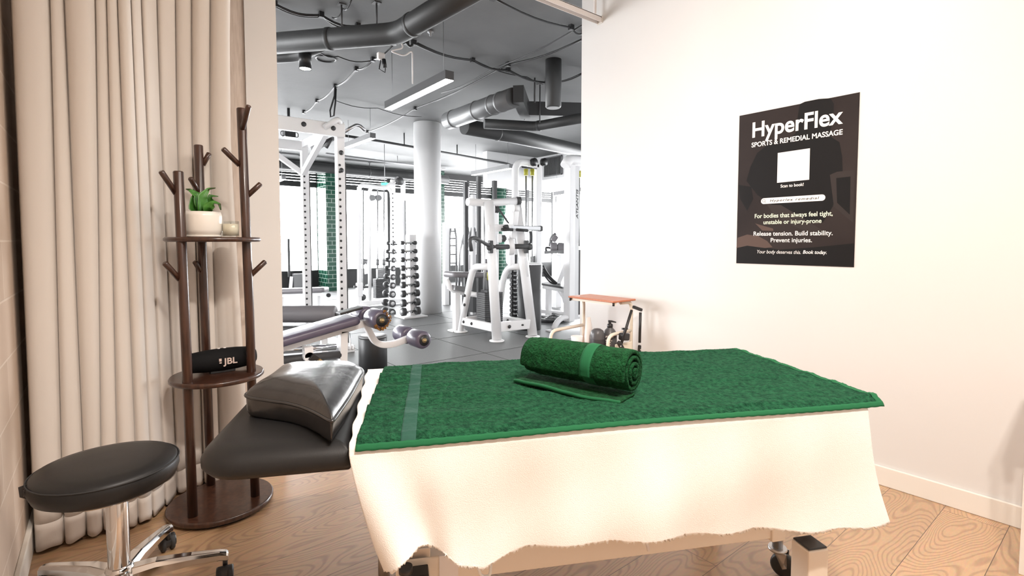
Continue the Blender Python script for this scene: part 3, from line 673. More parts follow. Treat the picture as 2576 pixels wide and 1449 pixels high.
# dim photograph behind the lettering: a figure leaning over a treatment couch
sh = [(2012, 262), (2025, 256), (2060, 249), (2090, 247), (2098, 262), (2097, 300), (2088, 330), (2090, 344), (2112, 358), (2119, 395), (2120, 430), (2110, 470), (2095, 520), (2070, 560), (1990, 548), (1950, 520), (1905, 490), (1878, 455), (1888, 420), (1905, 385), (1930, 365), (1985, 348), (2002, 335), (2006, 300)]
shape('printed_figure', sh, 'ink_black', 1)
shape('printed_forearm', [(1930, 515), (1965, 516), (2030, 555), (2070, 580), (2050, 592), (2000, 570), (1950, 545)], 'ink_grey', 2)
shape('printed_couch', [(1854, 615), (1900, 618), (1960, 628), (2050, 622), (2149, 612), (2148, 670), (1853, 662)], 'ink_black', 3)
shape('printed_cloth', [(1856, 598), (1880, 590), (1908, 594), (1930, 606), (1944, 622), (1925, 624), (1880, 618), (1853, 624)], 'ink_skin', 5)
shape('printed_cabinet', [(2088, 440), (2106, 432), (2151, 428), (2146, 560), (2098, 520)], 'ink_grey', 3)
shape('printed_cabinet_front', [(2104, 448), (2140, 444), (2138, 540), (2106, 510)], 'ink_black', 4)
shape('printed_hand', [(1900, 562), (1945, 575), (1946, 581), (1918, 580)], 'ink_skin', 5)
shape('printed_stool', [(1858, 465), (1890, 470), (1895, 500), (1880, 530), (1862, 500)], 'ink_black', 3)
Rw, Uw = Vector((0, -1, 0)), Vector((0, 0, 1))
def ptext(s_, p, q, cap, m='ink_white', bold=.012, **k):
    a, b = PP(*p, 8), PP(*q, 8)
    wd = (b - a).dot(Rw)
    h = (PP(p[0], p[1] - cap) - PP(*p)).z
    text('poster_lettering', s_, M[m], pos, a, Rw, Uw, width=wd, height=h, bold=bold, depth=.0003, **k)
ptext('HyperFlex', (1893, 346), (2121, 308), 37, bold=.022)
ptext('SPORTS & REMEDIAL MASSAGE', (1891, 371), (2120, 338), 11.5, bold=.022)
q0, q1 = PP(1956, 459), PP(2037, 380)
obj('blank_panel', MB().poly([PP(1957, 385, 6), PP(2038, 373, 6), PP(2036, 452, 6), PP(1955, 460, 6)]), M['ink_white'], pos)
ptext('Scan to book!', (1964, 472), (2022, 468), 7.5, bold=.018)
pa, pb = PP(1922, 507, 6), PP(2068, 496, 6); rr_ = .0165
pz = (pa.z + pb.z) / 2
pill_pts = [Vector((pa.x, pa.y + math.sin(t) * rr_, pz + math.cos(t) * rr_)) for t in [PI * k / 12 for k in range(13)]][::-1]
pill_pts = [Vector((pa.x, pa.y + rr_ * math.cos(a), pz + rr_ * math.sin(a))) for a in [PI / 2 - PI * k / 12 for k in range(13)]] + [Vector((pa.x, pb.y - rr_ * math.cos(a), pz + rr_ * math.sin(a))) for a in [-PI / 2 + PI * k / 12 for k in range(13)]]
obj('search_pill', MB().poly(pill_pts), M['ink_white'], pos)
mg = PP(1922, 506, 7); mg.z = pz
obj('magnifier_icon', MB().tube([mg + Vector((0, math.cos(2 * PI * k / 20) * .0075, .002 + math.sin(2 * PI * k / 20) * .0075)) for k in range(20)], .0008, 6, closed=True).tube([mg + Vector((0, -.005, -.004)), mg + Vector((0, -.011, -.010))], .0008, 6), M['ink_black'], pos)
a_ = PP(1937, 510); b_ = PP(2061, 503)
text('poster_lettering', 'Hyperlex remedial', M['ink_black'], pos, Vector((PX - .0021, a_.y, pz - .0065)), Rw, Uw, width=(b_ - a_).dot(Rw), height=.0135, bold=.004, shear=.25, spacing=1.2, depth=.0003)
ptext('For bodies that always feel tight,', (1899, 549), (2095, 543), 10.5, 'ink_lime', .014)
ptext('unstable or injury-prone', (1921, 564), (2067, 559), 10, 'ink_lime', .014)
ptext('Release tension. Build stability.', (1896, 593), (2095, 592), 10.5, bold=.014)
ptext('Prevent injuries.', (1939, 609), (2043, 609), 10.5, bold=.014)
ptext('Your body deserves this.', (1905, 637), (2015, 638), 8.5, bold=.002, shear=.22)
ptext('Book today.', (2020, 638), (2080, 638), 8.5, bold=.016, shear=.22)

# ------------------------------------------------------------------ trolley by the end of the right wall
tr0 = Vector((2.76, 2.43, 0))
tro = thing('side_trolley', 'cream tube-framed trolley with orange wooden top beside the right wall', 'trolley', tr0)
x0, x1, y0, y1 = 2.64, 2.875, 2.225, 2.655
obj('top_board', MB().box((x0, y0, .785), (x1, y1, .798)), M['orange_wood'], tro, bevel=.004)
obj('top_rail', MB().beam((x0 + .03, y0 + .01, .776), (x0 + .03, y1 - .01, .776), .02, .018).beam((x1 - .03, y0 + .03, .776), (x1 - .03, y1 - .03, .776), .02, .018), M['cream_metal'], tro)
obj('rubber_stop', MB().cyl((x0 + .012, y0 + .012, .763), (x0 + .012, y0 + .012, .785), .008, 10), M['black'], tro); obj('rubber_stop', MB().cyl((x0 + .012, y1 - .012, .763), (x0 + .012, y1 - .012, .785), .008, 10), M['black'], tro)
obj('post', MB().tube(bez([(x1 - .13, y0 + .03, .776), (x1 - .012, y0 + .03, .776), (x1 - .012, y0 + .03, .05)], .05), .0125, 12), M['cream_metal'], tro)
obj('post', MB().tube(bez([(x0 + .03, y1 - .03, .776), (x1 - .10, y1 - .03, .776), (x1 - .10, y1 - .03, .05)], .05), .0125, 12), M['cream_metal'], tro)
# looped side rails of the lower tray
obj('side_loop', MB().tube(bez([(x1 - .012, y0 + .03, .575), (x0 - .02, y0 + .03, .565), (x0 - .02, y0 + .03, .30), (x1 - .012, y0 + .03, .29)], .06), .012, 12), M['cream_metal'], tro)
obj('side_loop', MB().tube(bez([(x1 - .10, y1 - .03, .575), (x0 - .20, y1 - .03, .565), (x0 - .20, y1 - .03, .30), (x1 - .10, y1 - .03, .29)], .06), .012, 12), M['cream_metal'], tro)
obj('lower_tray', MB().box((x0 - .14, y0 + .02, .435), (x1 - .01, y1 - .01, .447)), M['orange_wood'], tro, bevel=.004)
obj('end_panel', MB().box((x0 + .04, y0 + .012, .33), (x1 - .02, y0 + .022, .50)), M['cream_metal'], tro, bevel=.004)
for x, y in ((x0 - .1, y0 + .04), (x1 - .03, y0 + .04), (x0 - .1, y1 - .04), (x1 - .10, y1 - .04)):
    cst = obj('caster', MB().cyl((x, y, .05), (x, y, .30 if x < x0 else .12), .009, 10), M['cream_metal'], tro)
    obj('wheel', MB().cyl((x - .011, y, .027), (x + .011, y, .027), .027, 18), M['black'], cst)

# things on and around the trolley
def on_tray(x, y): q = at_z(x, y, .447); return q
b0 = Vector((2.713, 2.318, .447))
bt = thing('pump_bottle', 'grey pump bottle of massage cream with white print on the trolley tray', 'bottle', b0)
obj('bottle_body', MB().lathe([(.043, 0), (.048, .004), (.049, .02), (.049, .10), (.046, .118), (.033, .140), (.018, .154), (.017, .158)], b0, (0, 0, 1), 32), M['bottle'], bt)
obj('pump_collar', MB().lathe([(.0175, .154), (.020, .157), (.020, .176), (.014, .182), (.008, .183), (.008, .194)], b0, (0, 0, 1), 20), M['black'], bt)
obj('pump_spout', MB().tube([b0 - Vector(RX) * .012 + Vector((0, 0, .198)), b0 + Vector(RX) * .012 + Vector((0, 0, .198)), b0 + Vector(RX) * .042 + Vector((0, 0, .191))], [.009, .007, .004], 10), M['black'], bt)
fr = (b0 - Vector((0, 0, 0))); dv = Vector((-b0.x, -b0.y, 0)).normalized(); dr = Vector((-dv.y, dv.x, 0)); dr = dr if dr.dot(Vector(RX)) > 0 else -dr
for s_, z_, h_, w_, bd in (('premax', .096, .013, .052, .01), ('MASSAGE', .070, .009, .044, .01), ('CREAM', .056, .009, .034, .01), ('classic', .042, .009, .034, .01)):
    text('bottle_print', s_, M['ink_white'], bt, b0 + dv * .0505 - dr * .028 + Vector((0, 0, z_)), dr, (0, 0, 1), width=w_, height=h_, bold=bd, depth=.0012)
b1 = Vector((2.615, 2.345, .447))
bt2 = thing('cream_bottle', 'dark grey round-shouldered bottle standing left of the pump bottle', 'bottle', b1)
obj('bottle_body', MB().lathe([(.045, 0), (.049, .004), (.049, .095), (.047, .122), (.040, .142), (.022, .154), (.001, .157)], b1, (0, 0, 1), 32), M['bottle'], bt2)
obj('label_band', MB().lathe([(.0496, .035), (.0498, .036), (.0498, .085), (.0496, .086)], b1, (0, 0, 1), 32), M['bottle_dark'], bt2)
b2 = Vector((2.62, 2.43, .447))
wt = thing('white_tube', 'white cone-shaped tube standing behind the dark grey bottle', 'tube', b2)
obj('tube_body', MB().loft([[b2 + Vector((math.cos(a) * .032 * w_, math.sin(a) * .032 * h_, z)) for a in [2 * PI * k / 24 for k in range(24)]] for w_, h_, z in ((1, 1, .04), (1, 1, .06), (.9, .7, .14), (.6, .12, .215), (.6, .05, .222))]), M['white_plastic'], wt)
obj('tube_cap', MB().lathe([(.030, 0), (.033, .003), (.033, .038), (.03, .04)], b2, (0, 0, 1), 24), M['white_plastic'], wt)
b3 = Vector((2.575, 2.50, .447))
single('paper_cup', MB().lathe([(.032, 0), (.042, .085), (.040, .085), (.030, .004)], b3, (0, 0, 1), 28), M['white_cloth'], 'plain white cup at the back of the trolley tray', 'cup', loc=b3)
b4 = Vector((2.535, 2.335, .447))
bx_ = thing('striped_packet', 'small red and white striped packet on trolley tray beside the bottles', 'packet', b4)
obj('packet_body', MB().cbox(b4 + Vector((0, 0, .012)), (.07, .04, .024), .5), M['red'], bx_, bevel=.003)
for k in range(3): obj('white_stripe', MB().cbox(b4 + Vector((math.cos(.5) * (-.022 + .022 * k), math.sin(.5) * (-.022 + .022 * k), .0245)), (.008, .038, .002), .5), M['white_plastic'], bx_)
b5 = Vector((2.50, 2.48, .447))
wl = thing('black_wallet', 'flat black case leaning at the left end of the trolley tray', 'case', b5)
obj('case_body', MB().beam(b5 + Vector((-.045, .01, .022)), b5 + Vector((.045, -.01, .034)), .012, .044), M['black'], wl, bevel=.004)
obj('brass_corner', MB().cbox(b5 + Vector((-.054, .012, .012)), (.016, .014, .022)), M['brass'], wl, bevel=.003)

# folding phone-holder arm clamped to the trolley
ah = Vector((x1 - .05, y0 + .0, .72))
arm = thing('holder_arm', 'black jointed holder arm clamped to the trolley frame, one rod hanging down', 'holder arm', (2.83, 2.2, .57))
yA = 2.195
def AP(x, y): return at_y(x, y, yA)
obj('joint', MB().beam(AP(1593, 772), AP(1614, 780), .022, .022), M['black'], arm, bevel=.006)
obj('rod', MB().tube([AP(1589, 780), AP(1563, 865)], .0095, 10), M['black'], arm)
obj('rod', MB().tube([AP(1611, 786), AP(1609, 862)], .0095, 10), M['black'], arm)
obj('joint', MB().beam(AP(1609, 868), AP(1608, 889), .02, .02), M['black'], arm, bevel=.006)
obj('joint', MB().beam(AP(1556, 860), AP(1566, 878), .026, .026), M['black'], arm, bevel=.006)
obj('pivot_screw', MB().cyl(AP(1608, 879) + Vector((0, -.011, 0)), AP(1608, 879) + Vector((0, -.014, 0)), .005, 12), M['chrome'], arm)
obj('pivot_screw', MB().cyl(AP(1557, 870) + Vector((0, -.014, 0)), AP(1557, 870) + Vector((0, -.017, 0)), .005, 12), M['chrome'], arm)
obj('ball_head', MB().ball(AP(1608, 896), .012, 8), M['black'], arm)
obj('clamp', MB().beam(AP(1568, 848) + Vector((0, .02, 0)), AP(1584, 848) + Vector((0, .02, 0)), .05, .05), M['black'], arm, bevel=.01)
obj('clamp_knob', MB().cyl(AP(1575, 838) + Vector((0, .02, 0)), AP(1577, 828) + Vector((0, .02, 0)), .005, 8).beam(AP(1571, 828) + Vector((0, .02, 0)), AP(1584, 828) + Vector((0, .02, 0)), .01, .012), M['black'], arm)

# side table cut off by the right edge of the frame
sd = Vector((2.66, .10, 0))
sdt = thing('side_table', 'white-legged side table with oak top, cut off at right edge', 'table', sd)
obj('table_top', MB().box((2.535, -.06, .715), (2.78, .262, .74)), M['light_oak'], sdt, bevel=.003)
for x, y in ((2.552, .245), (2.763, .245), (2.552, -.043), (2.763, -.043)): obj('leg', MB().box((x - .011, y - .011, 0), (x + .011, y + .011, .715)), M['skirt'], sdt, bevel=.002)

# ------------------------------------------------------------------ the gym beyond the opening: shell
GX0, GX1, GY1 = -4.0, 12.0, 12.8
struct('floor', MB().box((GX0, 2.86, -.06), (GX1, GY1 + .1, -.001)), M['rubber_floor'])
struct('trim_1', MB().box((XO - .15, 2.85, -.02), (XR + .12, 2.88, .003)), M['dark_grey'])
seam = MB()
for k in range(10): seam.box((GX0, 3.42 + k * 1.0 - .003, -.0008), (GX1, 3.42 + k * 1.0 + .003, .0004))
for k in range(13): seam.box((GX0 + .15 + k * 1.0 - .003, 2.88, -.0008), (GX0 + .15 + k * 1.0 + .003, GY1, .0004))
struct('floor_seam', seam, M['seam'])
ZG = 3.14
struct('ceiling', MB().box((GX0, 2.86, ZG), (GX1 + .2, GY1 + .2, ZG + .1)), M['gym_ceiling'])
struct('wall_left', MB().box((GX0 - .1, 2.86, 0), (GX0, 5.6, ZG)).box((GX0 - .1, 8.8, 0), (GX0, GY1, ZG)).box((GX0 - .1, 3.5, 0), (GX0, GY1, .30)).box((GX0 - .1, 3.5, 2.98), (GX0, GY1, ZG)), M['gym_wall'])
struct('wall_front', MB().box((GX0, YF, 0), (XL - .12, YF + .1, ZG)).box((XR + .12, 2.72, 0), (GX1, 2.84, ZG)).box((GX0, YF + .13, 0), (XL, YF + .2, ZG)), M['gym_wall'])
struct('column', MB().lathe([(.222, 0), (.222, ZG)], (4.235, 7.57, 0), (0, 0, 1), 64), M['white_round'])
# window wall: piers, sill panel, louvres, frames, panes
W = MB()
W.box((GX0, GY1, 0), (GX1 + .2, GY1 + .12, .42)).box((GX0, GY1, 2.98), (GX1 + .2, GY1 + .12, ZG))
struct('wall_back', W, M['frame'])
struct('wall_right', MB().box((GX1, 2.86, 0), (GX1 + .12, GY1, .42)).box((GX1, 2.86, 2.98), (GX1 + .12, GY1, ZG)).box((GX1, 2.84, 0), (GX1 + .12, 4.6, ZG)), M['gym_wall'])
def window(n, x0, x1, zt=2.50, mull=(), louv=True):
    wm = MB(); t = .05
    wm.box((x0, GY1 + .01, .42), (x0 + t, GY1 + .07, 2.98)).box((x1 - t, GY1 + .01, .42), (x1, GY1 + .07, 2.98))
    wm.box((x0 + t, GY1 + .01, zt), (x1 - t, GY1 + .07, zt + .13)).box((x0 + t, GY1 + .01, .42), (x1 - t, GY1 + .07, .48))
    for m_ in mull: wm.box((m_ - .03, GY1 + .012, .48), (m_ + .03, GY1 + .068, 2.98))
    wd = struct('window_%d' % n, wm, M['frame'])
    obj('pane', MB().box((x0 + t, GY1 + .035, .48), (x1 - t, GY1 + .041, zt)), M['pane'], wd)
    lv = MB(); k = zt + .15
    while k < 2.97: lv.box((x0 + t, GY1 - .02, k), (x1 - t, GY1 + .07, k + .047)); k += .066
    obj('louvre', lv, M['frame'], wd)
window(1, GX0, 1.2, mull=(-.2,)); window(2, 1.2, 3.0); window(3, 3.0, 4.14)
window(4, 4.48, 6.0); window(5, 6.0, 7.45); window(6, 7.5, 9.5, mull=(8.55, 8.95)); window(7, 9.95, GX1, mull=(10.9,))
wm = MB()
for y in (4.6, 6.6, 8.6, 10.6, 12.7): wm.box((GX1 + .02, y - .03, .30), (GX1 + .08, y + .03, 2.98))
wd = struct('window_8', wm, M['mid_grey'])
obj('pane', MB().box((GX1 + .045, 4.6, .30), (GX1 + .051, 12.75, 2.98)), M['pane'], wd)
wm = MB()
for y in (5.63, 7.2, 8.77): wm.box((GX0 - .08, y - .03, .30), (GX0 - .02, y + .03, 2.98))
wd = struct('window_9', wm, M['mid_grey'])
obj('pane', MB().box((GX0 - .051, 5.6, .30), (GX0 - .045, 8.8, 2.98)), M['pane'], wd)
# green tiled pillars
struct('trim_2', MB().box((4.10, 12.17, 0), (4.50, GY1 + .05, 2.92)), M['green_tile'])
struct('trim_3', MB().box((7.36, 12.45, 0), (7.50, GY1 + .05, ZG)), M['green_tile'])
struct('trim_4', MB().lathe([(.24, 0), (.24, 2.95)], (9.62, 12.75, 0), (0, 0, 1), 48), M['green_tile'])
# plaster bulkhead in the far right corner
sof = struct('ceiling_bulkhead', MB().box((6.52, 9.05, 2.39), (GX1, 9.2, ZG)).box((7.95, 3.9, 2.60), (8.1, 9.05, ZG)).box((8.1, 3.9, 2.60), (GX1, 9.05, 2.62)), M['gym_wall'])
gr = thing('air_grille', 'black slatted air grille set in the white bulkhead near the right wall', 'grille', (7.93, 8.45, 2.86))
obj('backing', MB().box((7.935, 8.20, 2.68), (7.949, 8.74, 3.07)), M['black'], gr)
sl = MB()
for k in range(16): sl.box((7.92, 8.21 + k * .034, 2.69), (7.935, 8.222 + k * .034, 3.06))
obj('slats', sl, M['mid_grey'], gr)
obj('grille_frame', MB().box((7.91, 8.18, 2.66), (7.935, 8.76, 2.685)).box((7.91, 8.18, 3.065), (7.935, 8.76, 3.09)).box((7.91, 8.18, 2.66), (7.935, 8.20, 3.09)).box((7.91, 8.74, 2.66), (7.935, 8.76, 3.09)), M['mid_grey'], gr)

# ------------------------------------------------------------------ ducts, pipes, cables, lamps under the slab
def duct(label, pts, r, m='duct', bend=.15, loc=None, straps=(), rings=(), cat='duct', name='ventilation_duct', sec=None):
    P = bez(pts, bend, 5)
    t = thing(name, label, cat, P[0])
    obj('duct_run', MB().tube(P, r, 24, sec=sec), M[m], t)
    for a, b in rings:
        p, q = Vector(pts[a]), Vector(pts[a + 1]); c = p.lerp(q, b); d = (q - p).normalized()
        obj('joint_ring', MB().lathe([(r, -.02), (r + .006, -.015), (r + .006, .015), (r, .02)], c, d, 24), M[m], t)
    for p in straps:
        p = Vector(p); obj('hanger', MB().tube([p, Vector((p.x, p.y, ZG))], .008, 8).box((p.x - .03, p.y - .03, ZG - .01), (p.x + .03, p.y + .03, ZG)), M['dark_grey'], t)
    return t
zA = 2.87
d1 = [at_z(430, 131, zA), at_z(1000, 84, zA), at_z(1210, -40, zA)]
d1[2] = d1[1].lerp(d1[2], (d1[1].y - 2.72) / (d1[1].y - d1[2].y))
duct('long dark duct crossing the gym ceiling and turning towards the opening', d1, .085, straps=(at_z(860, 70, zA + .08) + Vector((0, 0, 0)), at_z(948, 66, zA + .08)), rings=((0, .25), (0, .72), (1, .2)), bend=.09)
zB = 2.93
d2 = [at_z(450, 158, zB), at_z(748, 139, zB), at_z(775, 128, zB), at_z(830, 100, zB)]
duct('short lower duct with an elbow behind the black spotlight', d2, .06, straps=(at_z(712, 132, zB + .05),), rings=((0, .75),), bend=.1)
zC = 2.83
duct('pale galvanised duct with wire rings right of the white column', [at_z(1128, 304, zC), at_z(1210, 275, zC), at_z(1292, 246, zC)], .115, 'duct_pale', rings=((0, .2), (0, .9), (1, .4), (1, .65)), bend=.05)
zD = 2.85
q1, q2, q3 = at_z(1300, 252, zD), at_z(1322, 280, zD), at_z(1480, 284, zD)
bx = thing('ventilation_duct', 'black rectangular duct with a corner at the right of the gym ceiling', 'duct', q1)
obj('duct_run', MB().beam(q2, q3 + (q3 - q2) * .3, .32, .17), M['duct'], bx); obj('duct_end', MB().beam(at_z(1304, 236, zD), q2, .12, .19), M['duct'], bx)
obj('hanger', MB().tube([at_z(1345, 258, zD), at_z(1345, 258, zD) + Vector((0, 0, .3))], .01, 8), M['dark_grey'], bx)
p0 = at_d(1392, 240, 5.5)
single('duct_drop', MB().lathe([(.07, -.135), (.085, -.12), (.088, .16), (.088, .40)], p0, (0, 0, 1), 24), M['duct'], 'short dark round duct stub dropping from ceiling near the right wall', 'duct', loc=p0)
zE = 2.67
duct('thin dark duct with pale elbow below the black rectangular duct', [at_z(1218, 311, zE), at_z(1345, 318, zE), at_z(1366, 315, zE), at_z(1490, 292, zE)], .062, straps=(at_z(1358, 308, zE),), rings=((1, .5),), bend=.08)
zF = 2.80
duct('broad dark duct running down to the right behind the others', [at_z(1168, 318, zF), at_z(1300, 344, zF), at_z(1500, 388, zF)], .11, bend=.1, rings=((0, .6),))
# dark duct along the window wall
duct('dark duct running along above the louvred windows', [Vector((GX0 + .3, 12.2, 2.90)), Vector((5.45, 12.2, 2.90)), Vector((5.95, 11.8, 2.86)), Vector((7.2, 11.8, 2.82))], .115, straps=((3.55, 12.2, 2.99), (4.35, 12.2, 2.99), (5.2, 12.2, 2.99)), rings=((0, .97),), bend=.2)
pz_ = 2.92
sp_ = thing('sprinkler_pipe', 'thin black pipe running straight across the gym below the slab', 'pipe', at_z(700, 316, pz_))
obj('pipe_run', MB().tube([at_z(690, 314, pz_), at_z(960, 356, pz_), at_z(1345, 424, pz_)], .022, 10), M['black'], sp_)
for x, y in ((1017, 352), (1150, 378), (1258, 398)): obj('hanger', MB().tube([at_z(x, y + 14, pz_), at_z(x, y + 14, pz_) + Vector((0, 0, ZG - pz_))], .012, 8), M['black'], sp_)
sp2 = thing('sprinkler_pipe', 'grey pipe under the slab between white rack and column', 'pipe', at_z(820, 386, 2.98))
obj('pipe_run', MB().tube([at_z(820, 386, 2.98), at_z(960, 405, 2.98), at_z(1120, 425, 2.98)], .02, 8), M['mid_grey'], sp2)
for x, y in ((850, 390), (1000, 410)): obj('hanger', MB().tube([at_z(x, y, 2.98), at_z(x, y, 2.98) + Vector((0, 0, ZG - 2.98))], .008, 8), M['mid_grey'], sp2)
# cables looping between clips on the slab
def cable(label, pts, r=.008, m='black', zc=3.115, clips=True):
    P = []
    for i, (x, y) in enumerate(pts):
        p = at_z(x, y, zc)
        if i:
            a = P[-1] if False else last
            for k in range(1, 6):
                t = k / 6; q = a.lerp(p, t); q.z -= .035 * math.sin(PI * t); P.append(q)
        P.append(p); last = p
    t = thing('ceiling_cable', label, 'cable', P[0])
    obj('cable_run', MB().tube(P, r, 6), M[m], t)
    if clips:
        cl = MB()
        for x, y in pts: p = at_z(x, y, zc); obj('clip', MB().cbox((p.x, p.y, p.z + .004), (.04, .04, .05)), M['black'], t)
    return t
cable('thick black cable sagging from the duct elbow towards the far right', [(1022, 106), (1041, 108), (1189, 152), (1278, 176), (1376, 208), (1470, 182)], .012)
cable('second cable swinging below the thick one towards the right', [(1050, 108), (1189, 150), (1326, 194), (1385, 206)], .007, clips=False)
cable('black cable from white column up to the right wall', [(924, 332), (1044, 273), (1278, 162), (1470, 96)], .009)
cable('cable crossing from the top right corner of the opening', [(1240, -6), (1437, 70), (1470, 82)], .008)
cable('thin cable rising right above the pendant light', [(1110, 234), (1240, 172), (1470, 60)], .006, clips=False)
cable('cable bundle at top left of the gym ceiling', [(690, 10), (808, 38), (900, 66)], .011)
cable('thin cable lying along the slab left of the duct', [(690, 16), (812, 42), (878, 68)], .007, clips=False)
cable('cable down the left of the slab towards the white rack', [(992, 108), (938, 150), (896, 174), (843, 217), (797, 254), (764, 282)], .010)
cable('thin wire from the spotlight to the junction box', [(798, 126), (850, 142), (938, 152)], .006, clips=False)
cable('thin wire across the slab above the white rack', [(846, 254), (950, 272), (1060, 294)], .006, clips=False)
cable('thin cable curving up to the top of the gym ceiling', [(836, 44), (862, 22), (884, 0)], .006, clips=False)
hk = at_z(843, 217, 3.10)
single('hanging_cable_loop', MB().tube([hk, hk + Vector((-.01, 0, -.12)), hk + Vector((-.06, .02, -.30)), hk + Vector((-.055, .02, -.38)), hk + Vector((-.02, 0, -.36)), hk + Vector((0, 0, -.2)), hk + Vector((.01, 0, -.02))], .011, 8), M['black'], 'loop of black cable hanging from the slab left of the pendant', 'cable', loc=hk)
jb = at_z(958, 142, 3.05)
j = thing('junction_box', 'small white junction box with plug hanging by the duct', 'junction box', jb)
obj('box_body', MB().cbox(jb, (.07, .05, .07)), M['white_plastic'], j, bevel=.006); obj('plug', MB().cyl(jb + Vector((0.02, -.02, -.03)), jb + Vector((.03, -.03, -.12)), .022, 12), M['black'], j)
obj('lead', MB().tube([jb + Vector((0, 0, -.03)), jb + Vector((-.02, 0, -.13)), jb + Vector((.03, -.03, -.16)), jb + Vector((.035, -.03, -.10))], .006, 8), M['black'], j)
wl_ = at_z(1000, 112, 3.02)
single('white_flex', MB().tube(bez([wl_ + Vector((0, 0, .08)), wl_ + Vector((.05, -.03, -.03)), wl_ + Vector((-.06, .04, -.06)), wl_ + Vector((.06, -.02, -.10)), wl_ + Vector((.12, -.06, -.04)), wl_ + Vector((.12, -.06, -.35))], .04), .007, 8), M['white_plastic'], 'white flex looping below the duct elbow', 'cable', loc=wl_)
vr = at_z(820, 148, ZG - .005)
single('ceiling_ring', MB().tube([vr + Vector((math.cos(2 * PI * k / 32) * .10, math.sin(2 * PI * k / 32) * .10, 0)) for k in range(32)], .008, 8, closed=True), M['black'], 'thin black ring on the slab beside the spotlight', 'ceiling ring', loc=vr)
dv_ = at_z(1083, 82, 3.12)
single('smoke_detector', MB().lathe([(.028, 0), (.03, -.02), (.012, -.03), (.012, -.05), (.001, -.055)], dv_ + Vector((0, 0, .02)), (0, 0, 1), 16), M['mid_grey'], 'small sensor on slab right of the duct elbow', 'sensor', loc=dv_)
# spotlight can
sc_ = at_d(768, 174, 4.6)
spt = thing('ceiling_spotlight', 'black cylindrical spotlight shining below the left duct', 'spotlight', sc_)
obj('can', MB().lathe([(.047, .014), (.054, 0), (.054, .132), (.047, .138)], sc_, (0, 0, 1), 32), M['black'], spt)
obj('lens', MB().lathe([(.0001, .004), (.048, .004)], sc_, (0, 0, 1), 24), M['lamp_white'], spt)
obj('mount', MB().cyl(sc_ + Vector((0, 0, .135)), sc_ + Vector((0, 0, .175)), .02, 12), M['black'], spt)
# linear pendants
def pendant(a, b, label, w_=.085, h_=.075, wires=True, m='dark_grey'):
    a, b = Vector(a), Vector(b); t = thing('linear_pendant', label, 'pendant light', a, 'linear pendant lights')
    obj('housing', MB().beam(a, b, w_, h_), M[m], t)
    obj('diffuser', MB().beam(a + Vector((0, 0, -h_ / 2 - .003)), b + Vector((0, 0, -h_ / 2 - .003)), w_ - .008, .006), M['lamp_white'], t)
    if wires:
        for f in (.08, .92): p = a.lerp(b, f); obj('suspension_wire', MB().tube([p, Vector((p.x, p.y, ZG))], .0025, 6), M['mid_grey'], t)
zP = 2.62
pendant(at_z(977, 266, zP), at_z(1131, 189, zP), 'black linear pendant glowing below, nearest in the middle of the ceiling')
pendant(at_d(1190, 436, 10.4), at_d(1286, 418, 9.2), 'grey linear pendant far back, right of the white column', m='mid_grey')
pendant(at_d(872, 366, 8.3), at_d(938, 341, 7.4), 'grey linear pendant just right of the white rack post', m='mid_grey')
pendant(at_d(660, 466, 11.0), at_d(714, 446, 10.2), 'linear pendant at the left edge in front of the louvres', m='mid_grey')
pendant(at_d(1395, 488, 10.5), at_d(1470, 476, 10), 'grey linear pendant furthest right behind the white tower', m='mid_grey')
ps = at_d(727, 337, 7.5)
pj = thing('projector', 'small dark projector under the slab above the white rack', 'projector', ps)
obj('projector_body', MB().cbox(ps, (.15, .16, .11)), M['black'], pj, bevel=.01)
for s_ in (-1, 1): obj('handle', MB().tube(bez([ps + Vector((.075 * s_, -.03, .03)), ps + Vector((.12 * s_, -.03, .02)), ps + Vector((.12 * s_, -.03, -.04)), ps + Vector((.075 * s_, -.03, -.04))], .02), .006, 6), M['black'], pj)
obj('mount', MB().cyl(ps + Vector((0, 0, .05)), Vector((ps.x, ps.y, ZG)), .02, 10), M['black'], pj)
ex = at_d(968, 468, 10.3)
es = thing('exit_sign', 'glowing green exit sign hanging beside the cable machine', 'sign', ex)
obj('sign_box', MB().beam(ex - Vector(RX) * .07, ex + Vector(RX) * .07, .03, .13), M['green_sign'], es)
obj('hanger', MB().tube([ex + Vector((0, 0, .06)), Vector((ex.x, ex.y, ZG))], .006, 6), M['mid_grey'], es)

# ------------------------------------------------------------------ gym machines
UPZ = Vector((0, 0, 1))
def foot(mb, p, w_=.16, d_=.10): return mb.box((p[0] - w_ / 2, p[1] - d_ / 2, 0), (p[0] + w_ / 2, p[1] + d_ / 2, .015))

